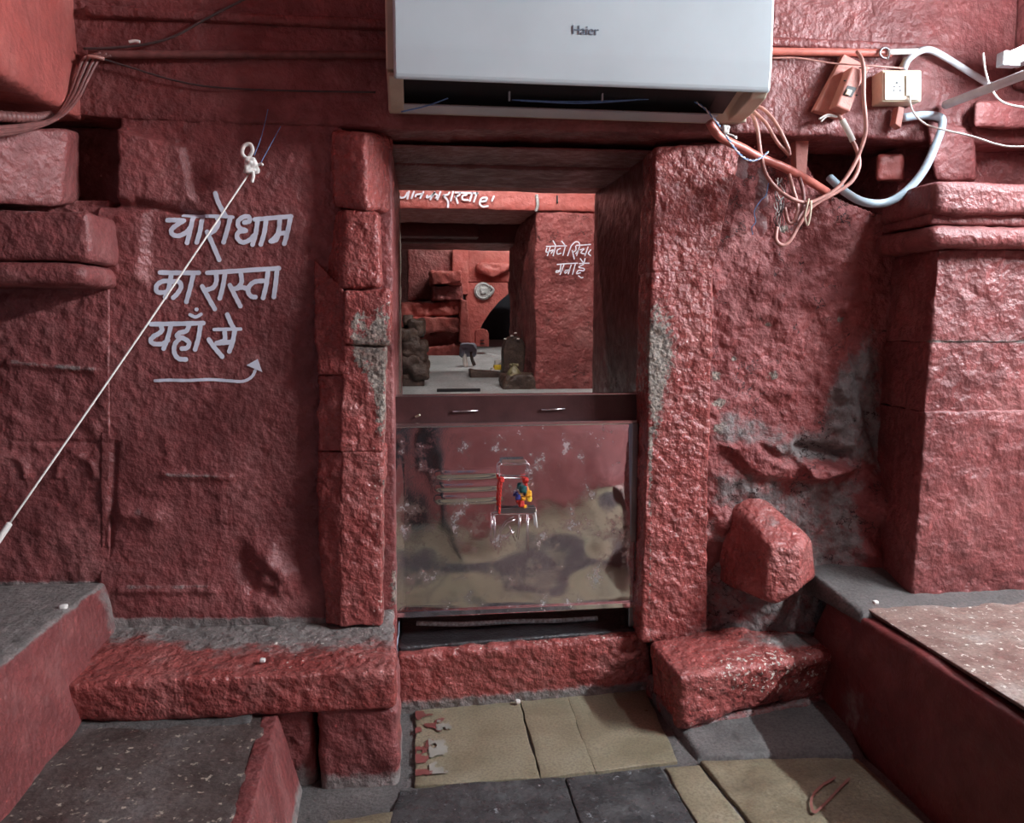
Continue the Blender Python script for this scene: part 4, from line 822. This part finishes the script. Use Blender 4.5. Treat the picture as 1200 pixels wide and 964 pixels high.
# ================================================================== SHRINE BEYOND THE GATE
def ramp_z(Y): return .685+(Y-3.0)*.058
IF = struct(mesh_np('floor_shrine', [(-2, 2.74, .1), (3, 2.74, .1), (3, 2.74, ramp_z(2.74)), (-2, 2.74, ramp_z(2.74)), (-2, 9, .1), (3, 9, .1), (3, 9, ramp_z(9)), (-2, 9, ramp_z(9))], [(0, 1, 2, 3), (3, 2, 6, 7), (4, 7, 6, 5), (0, 3, 7, 4), (1, 5, 6, 2)], M_PALEFL, None, False)); IF['label'] = 'pale grey shrine floor beyond the gate'
CE2 = struct(bbox('ceiling_shrine', -2, 3, 2.16, 9, 2.6, 2.7, M_CEIL, bev=0)); CE2['label'] = 'dark ceiling of the shrine room'
for nm, a in (('wall_shrine_left', (-2.1, -1.9, 2.2, 9)), ('wall_shrine_right', (3, 3.1, 2.2, 9)), ('wall_shrine_back', (-2, 3, 9, 9.1))):
    w = struct(rock(nm, boxc(a[0], a[1], a[2], a[3], .1, 2.6), M_RED, None, cell=.15, r=.01, amp=.01)); w['label'] = {'l': 'red side wall of the shrine on the left', 'r': 'red side wall of the shrine on the right', 'b': 'red end wall of the shrine'}[nm[12]]
for nm, x0, x1, lab in (('wall_core_left', -1.4, -.30, 'thick masonry left of the passage'), ('wall_core_right', .95, 2.4, 'thick masonry right of the passage')):
    w = struct(rock(nm, boxc(x0, x1, 2.3, 2.74, .0, 2.6), M_RED, None, cell=.06, r=.01, amp=.005)); w['label'] = lab
w = struct(rock('wall_core_top', boxc(-.3, .95, 2.3, 2.74, 1.50, 2.6), M_RED, None, cell=.06, r=.01, amp=.005)); w['label'] = 'masonry over the passage'
# lintel with lettering and the red pillar
iy = 3.6
ILN = thing('shrine_lintel', 'pale red lintel with white lettering inside the shrine', 'lintel', P(580, 246, iy))
zb = P(580, 246, iy)[2]
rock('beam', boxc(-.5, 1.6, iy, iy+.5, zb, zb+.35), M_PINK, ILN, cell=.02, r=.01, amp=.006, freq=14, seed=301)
LS = lambda px, py: PV(px, py, iy-.008)
LI = [[(65, 100), (78, 150), (130, 148), (162, 100)], [(178, 88), (160, 165)], [(232, 88), (205, 160)], [(335, 92), (300, 158)], [(248, 142), (262, 120), (318, 112)], [(375, 130), (372, 152), (420, 132), (452, 100)], [(455, 95), (410, 172)], [(455, 110), (485, 130), (470, 155)], [(518, 90), (486, 172)],
      [(550, 130), (600, 118), (615, 98)], [(552, 132), (598, 190), (600, 255)], [(655, 92), (630, 185)], [(680, 145), (722, 125), (730, 100)], [(684, 140), (705, 212)], [(800, 122), (758, 135), (760, 172), (815, 180)], [(862, 105), (835, 188)], [(912, 105), (880, 196)], [(680, 98), (800, 102), (920, 106)],
      [(1012, 185), (1020, 155), (965, 160), (942, 215), (975, 250), (1030, 245)], [(960, 195), (1010, 190)], [(1095, 140), (1075, 188)]]
ribbons('lettering', cv(460, 215, 9.23, 20, LI), LS, M_TEXT, ILN, off=.004)
tube('plaster_drip', [P(629, 228, iy-.006), P(630, 240, iy-.008), P(628, 248, iy-.004)], .007, M_PALEFL, ILN)
tube('iron_nail', [P(653, 229, iy-.003), P(653, 238, iy-.006)], .004, M_BLACK, ILN)
IPL = thing('shrine_pillar', 'rough red pillar with white lettering inside the shrine', 'pillar', P(655, 470, iy))
x0 = P(627, 380, iy)[0]
rock('shaft', boxc(x0, x0+.9, iy+.01, iy+1.0, .6, zb), M_ROUGH, IPL, cell=.014, r=.014, amp=.016, freq=9, octv=4, big=.012, seed=302)
LT2 = [[(295, 280), (470, 274), (640, 270)], [(362, 285), (310, 440)], [(300, 310), (288, 375), (345, 372)], [(355, 360), (412, 340), (375, 400)], [(452, 278), (410, 440)], [(410, 185), (458, 270)], [(535, 315), (482, 345), (482, 412), (545, 398)], [(622, 275), (580, 432)], [(558, 190), (620, 268)],
       [(722, 270), (660, 440)], [(730, 262), (790, 205), (850, 208), (872, 262)], [(740, 352), (775, 495)], [(748, 385), (800, 345), (800, 275)], [(870, 270), (815, 440)], [(800, 405), (850, 340)], [(815, 262), (940, 255), (1055, 246)], [(880, 338), (945, 322), (890, 388), (965, 412)], [(1012, 290), (960, 440)], [(1058, 340), (1020, 400), (1055, 438)],
       [(480, 592), (650, 578), (830, 570)], [(545, 600), (525, 690), (470, 700), (462, 728), (505, 720), (570, 690)], [(595, 600), (530, 765)], [(610, 718), (635, 690), (655, 715), (620, 742), (608, 722)], [(640, 690), (700, 685)], [(722, 600), (672, 752)], [(792, 590), (745, 762)], [(865, 577), (950, 572), (1030, 570)], [(880, 490), (932, 565)], [(962, 490), (940, 570)],
       [(935, 590), (852, 638), (942, 662), (935, 700), (850, 695), (815, 750), (880, 735)], [(850, 790), (900, 822), (925, 815)]]
ribbons('lettering', cv(620, 270, 14.8, 19, LT2), LS, M_TEXT, IPL, off=.012)
# dark beam further in
rb = thing('shrine_beam', 'dark stepped beam under the shrine lintel', 'beam', P(530, 288, 4.4))
rock('beam', boxc(-.8, 1.4, 4.3, 4.7, P(530, 285, 4.3)[2], 2.3), M_SHADE_RED, rb, cell=.04, r=.01, amp=.006)
rock('step', boxc(-.8, P(560, 288, 4.3)[0], 4.2, 4.4, P(530, 278, 4.2)[2], P(530, 262, 4.2)[2]), M_SHADE_RED, rb, cell=.03, r=.01, amp=.004)
# stacked rock at the back
RS = thing('rock_stack', 'stack of broken pale red rock ledges at the back of the shrine', 'rock', P(512, 435, 5.2))
def rk(q, y, d, s, m=M_PINK, **k):
    a = dict(cell=.009, r=.008, amp=.030, freq=11, octv=5, seed=s); a.update(k); rock('ledge', pxbox(q, y, d), m, RS, **a)
rk([(478, 352), (532, 350), (534, 292), (478, 292)], 5.55, .3, 311, M_RED, amp=.01)
rk([(530, 345), (549, 345), (549, 290), (530, 290)], 5.5, .3, 312, amp=.008)
rk([(506, 334), (541, 332), (541, 317), (506, 319)], 5.30, .3, 313)
rk([(507, 351), (541, 352), (541, 334), (507, 335)], 5.36, .3, 314, M_RED)
rk([(470, 372), (546, 368), (538, 352), (470, 356)], 5.40, .3, 315)
rk([(470, 389), (541, 387), (544, 374), (470, 371)], 5.25, .4, 316)
rk([(470, 408), (552, 405), (548, 388), (470, 392)], 5.38, .3, 317)
rk([(500, 438), (556, 434), (552, 404), (498, 408)], 5.25, .4, 318, amp=.035)
rk([(538, 400), (553, 408), (548, 352), (540, 350)], 5.2, .3, 319, amp=.012)
# arched niche
AY = 5.6
AR = thing('arched_niche', 'pale red arch panel with a white round medallion at the back of the shrine', 'arch', P(572, 405, AY))
rock('upper_wall', pxbox([(546, 331), (640, 330), (640, 292), (546, 292)], AY, .2), M_PINK, AR, cell=.02, r=.01, amp=.02, freq=9, seed=321)
arc = [(546, 331), (640, 331), (640, 335), (597, 343), (585, 353), (574, 366), (565, 380), (559, 396), (557, 412), (546, 412)]
extrude_poly('arch_panel', [P(a, b, AY-.06) for a, b in arc], (0, .2, 0), M_PINK, AR)
mc = P(566, 341, AY-.065)
V = [(mc[0]+.062*math.cos(t), mc[1], mc[2]+.062*math.sin(t)) for t in np.linspace(0, 2*math.pi, 25)[:-1]]
MD = extrude_poly('medallion', V, (0, -.012, 0), M_PALEFL, AR, bev=.002)
tube('medallion_rim', [mc+np.array([.05*math.cos(t), -.012, .05*math.sin(t)]) for t in np.linspace(0, 6.2, 14)], .006, M_PALEFL, MD, n=2)
boulder('medallion_figure', mc+np.array([0, -.012, 0]), [(1, 0, 0, .025), (-1, 0, 0, .02), (0, 1, 0, .01), (0, -1, 0, .01), (0, 0, 1, .03), (0, 0, -1, .03)], M_PALEFL, MD, sub=3, k=5, amp=.012, freq=50)
tube('side_blossom', [P(574, 335, AY-.08), P(578, 340, AY-.08), P(573, 347, AY-.08)], .010, M_PALEFL, AR)
boulder('relief_figure', P(578, 316, AY-.02), [(1, 0, .3, .14), (-1, 0, .2, .12), (0, -1, 0, .05), (0, 1, 0, .05), (0, 0, 1, .05), (-.4, 0, -1, .06), (.5, 0, -1, .05)], M_PINK, AR, sub=4, k=9, amp=.03, freq=14)
DK = struct(bbox('wall_niche', .3, 1.6, 6.6, 6.7, .6, 1.6, simple('niche_shade', (.02, .025, .035), .8), bev=0)); DK['label'] = 'black sheet standing for shade behind the arched niche'  # near-black sheet put in for the shade inside the cavity
for nm, xx in (('wall_niche_side', 1.25),):
    w = struct(bbox(nm, xx, xx+.05, 5.7, 6.65, .6, 2.3, M_SHADE_RED, bev=0)); w['label'] = 'shade darkened side of the arched niche'
HS = thing('headstone', 'small rounded pale red stone with two slits in front of the arch', 'stone', P(565, 406, 5.3))
hp = [(557, 406), (573, 406), (573, 391), (571, 387), (567, 385), (562, 385), (558, 387), (557, 391)]
hb = extrude_poly('slab', [P(a, b, 5.3) for a, b in hp], (0, .08, 0), M_PINK, HS, bev=.004)
for b in (398.5, 402.5):
    q = P(565, b, 5.297); bbox('slit', q[0]-.012, q[0]+.014, q[1]-.004, q[1]+.01, q[2]-.003, q[2]+.003, M_BLACK, hb, bev=0)
# carved figure at the left
ST = thing('carved_statue', 'dark carved stone figure on a block at the left of the shrine', 'statue', P(486, 458, 3.75))
rock('plinth', pxbox([(471, 459), (498, 458), (498, 437), (471, 438)], 3.75, .2), M_IDOL, ST, cell=.01, r=.01, amp=.006, seed=331)
for i, (a, b, r, s) in enumerate(((484, 430, .062, 1.3), (485, 412, .055, 1.1), (480, 396, .05, 1.0), (487, 384, .045, .9), (478, 376, .03, .8), (494, 405, .03, 1.0))):
    boulder('carved_mass', P(a, b, 3.80), [(1, 0, 0, r*s), (-1, 0, 0, r*s), (0, 1, 0, r), (0, -1, 0, r), (0, 0, 1, r), (0, 0, -1, r), (1, -1, 1, r*1.2), (-1, -1, -1, r*1.1)], M_IDOL, ST, sub=4, k=7, amp=.016, freq=24, seed=340+i)
# standing dark stone, rock base and bronze pot
DS = thing('standing_stone', 'dark round topped stone slab behind the small bronze pot', 'stone', P(602, 432, 3.95))
sp = [(590, 446), (616, 446), (616, 405), (613, 398), (606, 393), (598, 394), (592, 400), (590, 410)]
sb = extrude_poly('slab', [P(a, b, 3.95) for a, b in sp], (0, .12, 0), M_IDOL, DS, bev=.012)
for a, b in ((592, 397), (600, 393.5), (604, 390), (607, 397)):
    boulder('petal', P(a, b, 3.94), [(1, 0, 0, .007), (-1, 0, 0, .007), (0, 1, 0, .005), (0, -1, 0, .005), (0, 0, 1, .004), (0, 0, -1, .004)], M_WHITE, DS, sub=2, k=5, amp=.002, freq=60)
RKB = boulder('brown_rock', P(608, 452, 3.68), [(1, 0, 0, .095), (-1, 0, 0, .085), (0, -1, 0, .07), (0, 1, 0, .1), (0, 0, 1, .058), (0, 0, -1, .06), (-.6, -.5, .5, .085), (.6, -.4, .6, .09)], M_IDOL, None, sub=5, k=12, amp=.012, freq=22, seed=351); tag(RKB, 'brown rock carrying the bronze pot in the shrine', 'rock')
PT = thing('bronze_pot', 'small greenish bronze pot on the brown rock in the shrine', 'pot', P(602, 444, 3.66))
pc = P(602, 445, 3.66)
lathe('pot_body', [(.0005, 0), (.030, 0), (.037, .012), (.036, .026), (.026, .046), (.014, .062), (.010, .070), (.014, .076), (.0005, .078)], pc, M_BRONZE, PT)
for t in (-1, 1): boulder('spout_knob', pc+np.array([t*.016, -.006, .070]), [(1, 0, 0, .007), (-1, 0, 0, .007), (0, 1, 0, .007), (0, -1, 0, .007), (0, 0, 1, .007), (0, 0, -1, .007)], M_BRONZE, PT, sub=2, k=5, amp=0)
SB2 = rock('stone_slab', pxbox([(551, 446), (587, 448), (587, 436), (551, 433)], 4.05, .12), M_IDOL, None, cell=.012, r=.008, amp=.005, seed=361); tag(SB2, 'low brown stone slab lying on the pale shrine floor', 'slab')
FG = thing('flower_offering', 'small white and yellow flower offering beside the dark standing stone', 'flowers', P(583, 436, 4.3))
for a, b, r, m in ((583, 425, .018, M_WHITE), (583, 430, .020, M_YELLOW), (582, 434, .016, M_WHITE), (588, 433, .012, M_WHITE), (577, 433, .012, M_WHITE)):
    boulder('blossom', P(a, b, 4.3), [(1, 0, 0, r), (-1, 0, 0, r), (0, 1, 0, r), (0, -1, 0, r), (0, 0, 1, r*.8), (0, 0, -1, r*.8)], m, FG, sub=3, k=5, amp=.006, freq=70)
CL = thing('grey_cloth', 'grey and white crumpled cloth hanging at the foot of the rock stack', 'cloth', P(548, 438, 4.6))
boulder('cloth_top', P(549, 410, 4.6), [(1, 0, 0, .045), (-1, 0, 0, .05), (0, 1, 0, .03), (0, -1, 0, .03), (0, 0, 1, .045), (0, 0, -1, .04)], simple('grey_cloth', (.2, .2, .25), .8), CL, sub=4, k=6, amp=.022, freq=22)
tube('cloth_fold', [P(544, 412, 4.58), P(545, 424, 4.58), P(548, 436, 4.57)], .014, M_WHITE, CL); tube('cloth_fold', [P(552, 412, 4.58), P(553, 420, 4.58), P(556, 428, 4.57)], .010, M_IDOL, CL)
tube('cloth_heap', [P(546, 437, 4.57), P(552, 435, 4.57), P(557, 433, 4.57)], .012, M_WHITE, CL)
RD = bbox('iron_bar', P(512, 458, 3.55)[0], P(563, 458, 3.55)[0], 3.55, 3.57, ramp_z(3.55)-.004, ramp_z(3.55)+.014, M_BLACK, None, bev=.002); tag(RD, 'thin black bar lying at the front of the pale shrine floor', 'bar')
# unseen lamps added to light the shrine, above passage and inner room
M_ADDED_SHRINE = emit('added_shrine_light', (1.0, .95, .90), INNER_E)
def add_shrine_lamp(loc, L, lab):
    t = thing('added_shrine_lamp', lab, 'lamp', loc); x, y, z = loc
    tube('lamp_tube', [(x-L/2, y, z), (x+L/2, y, z)], .014, M_ADDED_SHRINE, t, n=6, res=12); bbox('batten', x-L/2-.02, x+L/2+.02, y-.02, y+.02, z+.02, z+.06, M_AC, t)
    for s in (-1, 1): bbox('lamp_holder', x+s*L/2-.012, x+s*L/2+.012, y-.016, y+.016, z-.016, z+.022, M_AC, t, bev=.002)
    for s in (-1, 1): bbox('hanger', x+s*L/4-.004, x+s*L/4+.004, y-.004, y+.004, z+.055, 2.6, M_FRAME, t, bev=0)
add_shrine_lamp((.55, 2.95, 2.0), 1.0, 'added unseen tube lamp above the passage inside the shrine')
add_shrine_lamp((.75, 4.95, 1.95), .8, 'added unseen tube lamp over the back room of the shrine')

# ================================================================== PHOTOGRAPHER, seen only as a reflection in the steel sheet
def person():
    me = bpy.data.meshes.new('person'); o = bpy.data.objects.new('person', me); COL.objects.link(o)
    J = {'pel': (0, -.36, .88, .125, .10), 'sp': (0, -.35, 1.03, .12, .09), 'ch': (0, -.33, 1.22, .15, .10), 'nk': (0, -.30, 1.39, .052, .052), 'hd0': (0, -.28, 1.46, .060, .070), 'hd1': (0, -.27, 1.54, .076, .092), 'hd2': (0, -.28, 1.62, .062, .075)}
    E = [('pel', 'sp'), ('sp', 'ch'), ('ch', 'nk'), ('nk', 'hd0'), ('hd0', 'hd1'), ('hd1', 'hd2')]
    for s, n in ((-1, 'l'), (1, 'r')):
        J.update({'hip'+n: (s*.095, -.36, .80, .085, .085), 'kn'+n: (s*.085, -.34, .47, .058, .060), 'an'+n: (s*.085, -.38, .09, .040, .042), 'ft'+n: (s*.125, -.30, .035, .042, .032), 'to'+n: (s*.135, -.18, .025, .036, .022)})
        E += [('pel', 'hip'+n), ('hip'+n, 'kn'+n), ('kn'+n, 'an'+n), ('an'+n, 'ft'+n), ('ft'+n, 'to'+n)]
        J.update({'sh'+n: (s*.175, -.33, 1.32, .055, .055), 'el'+n: (s*.235, -.27, 1.05, .042, .042), 'wr'+n: (s*.10, -.10, 1.00, .027, .027), 'pa'+n: (s*.075, -.065, 1.005, .030, .020)})
        E += [('ch', 'sh'+n), ('sh'+n, 'el'+n), ('el'+n, 'wr'+n), ('wr'+n, 'pa'+n)]
        for k in range(4):
            z = 1.035-.018*k; J['f%d%s' % (k, n)] = (s*.072, -.045, z, .009, .009); J['g%d%s' % (k, n)] = (s*.050, -.040+.003*k, z-.002, .008, .008)
            E += [('pa'+n, 'f%d%s' % (k, n)), ('f%d%s' % (k, n), 'g%d%s' % (k, n))]
        J['t0'+n] = (s*.060, -.080, 1.03, .011, .011); J['t1'+n] = (s*.040, -.068, 1.035, .009, .009)
        E += [('pa'+n, 't0'+n), ('t0'+n, 't1'+n)]
    ks = list(J); me.from_pydata([J[k][:3] for k in ks], [(ks.index(a), ks.index(b)) for a, b in E], [])
    sk = o.modifiers.new('skin', 'SKIN'); sk.use_smooth_shade = True
    ss = o.modifiers.new('sub', 'SUBSURF'); ss.levels = 2; ss.render_levels = 2
    for k, v in zip(ks, me.skin_vertices[0].data): v.radius = J[k][3:]; v.use_root = (k == 'pel')
    bpy.context.view_layer.update()
    fin = bpy.data.meshes.new_from_object(o.evaluated_get(bpy.context.evaluated_depsgraph_get())); bpy.data.objects.remove(o)
    fin.materials.clear()
    for m in (simple('brown_skin', (.30, .16, .10), .5, var=.06), simple('black_trousers', (.010, .011, .014), .8), simple('dark_blue_shirt', (.03, .035, .06), .8), simple('black_shoes', (.012, .012, .012), .35)): fin.materials.append(m)
    for p in fin.polygons:
        x, y, z = p.center
        p.material_index = 3 if z < .085 else 1 if z < .93 else 0 if (z > 1.37 or y > -.14) else 2
        p.use_smooth = True
    b = bpy.data.objects.new('person', fin); COL.objects.link(b)
    tag(b, 'standing person in dark trousers mirrored in the steel gate, holding a phone', 'person')
    hair = boulder('hair', (0, -.300, 1.575), [(1, 0, 0, .085), (-1, 0, 0, .085), (0, -1, 0, .088), (0, 1, .25, .098), (0, 0, 1, .125), (0, 0, -1, .07), (0, 1, -.6, .05)], M_BLACK, b, sub=4, k=7, amp=.006, freq=60)
    for s in (-1, 1):
        boulder('eye', (s*.030, -.186, 1.552), [(1, 0, 0, .011), (-1, 0, 0, .011), (0, 1, 0, .010), (0, -1, 0, .01), (0, 0, 1, .008), (0, 0, -1, .008)], M_BLACK, b, sub=2, k=4, amp=0)
        boulder('ear', (s*.080, -.275, 1.54), [(1, 0, 0, .014), (-1, 0, 0, .014), (0, 1, 0, .018), (0, -1, 0, .018), (0, 0, 1, .03), (0, 0, -1, .03)], fin.materials[0], b, sub=2, k=4, amp=0)
    boulder('nose', (0, -.178, 1.525), [(1, 0, 0, .014), (-1, 0, 0, .014), (0, 1, .3, .020), (0, -1, 0, .02), (0, .4, 1, .024), (0, 0, -1, .012)], fin.materials[0], b, sub=3, k=5, amp=0)
    boulder('mouth', (0, -.192, 1.487), [(1, 0, 0, .024), (-1, 0, 0, .024), (0, 1, 0, .010), (0, -1, 0, .01), (0, 0, 1, .006), (0, 0, -1, .006)], simple('lip', (.28, .10, .08), .5), b, sub=2, k=4, amp=0)
    ph = thing('smartphone', 'black smartphone held in both hands by the person', 'phone', (0, -.045, .985))
    bbox('phone_body', -.052, .078, -.060, -.050, .985, 1.045, M_BLACK, ph, bev=.004)
person()

# small white pellets lying about
for px, py, z, r, lab in ((607, 823, .006, .0065, 'white pellet on the floor below the middle of the threshold'), (308, 775, .278, .006, 'white pellet on the front edge of the left ledge'), (75, 713, .408, .008, 'white pellet on the edge of the cement bench'), (1026, 707, .336, .006, 'white pellet on the cement at the back of the right bench'), (505, 824, .006, .007, 'white pellet on the red paint spill by the threshold')):
    q = PZ(px, py, z); o = boulder('pellet', q+np.array([0, 0, r*.5]), [(1, 0, 0, r), (-1, 0, 0, r*1.1), (0, 1, 0, r), (0, -1, 0, r), (0, 0, 1, r*.7), (0, 0, -1, r*.7)], M_WHITE, None, sub=3, k=5, amp=r*.25, freq=150); tag(o, lab, 'pellet')
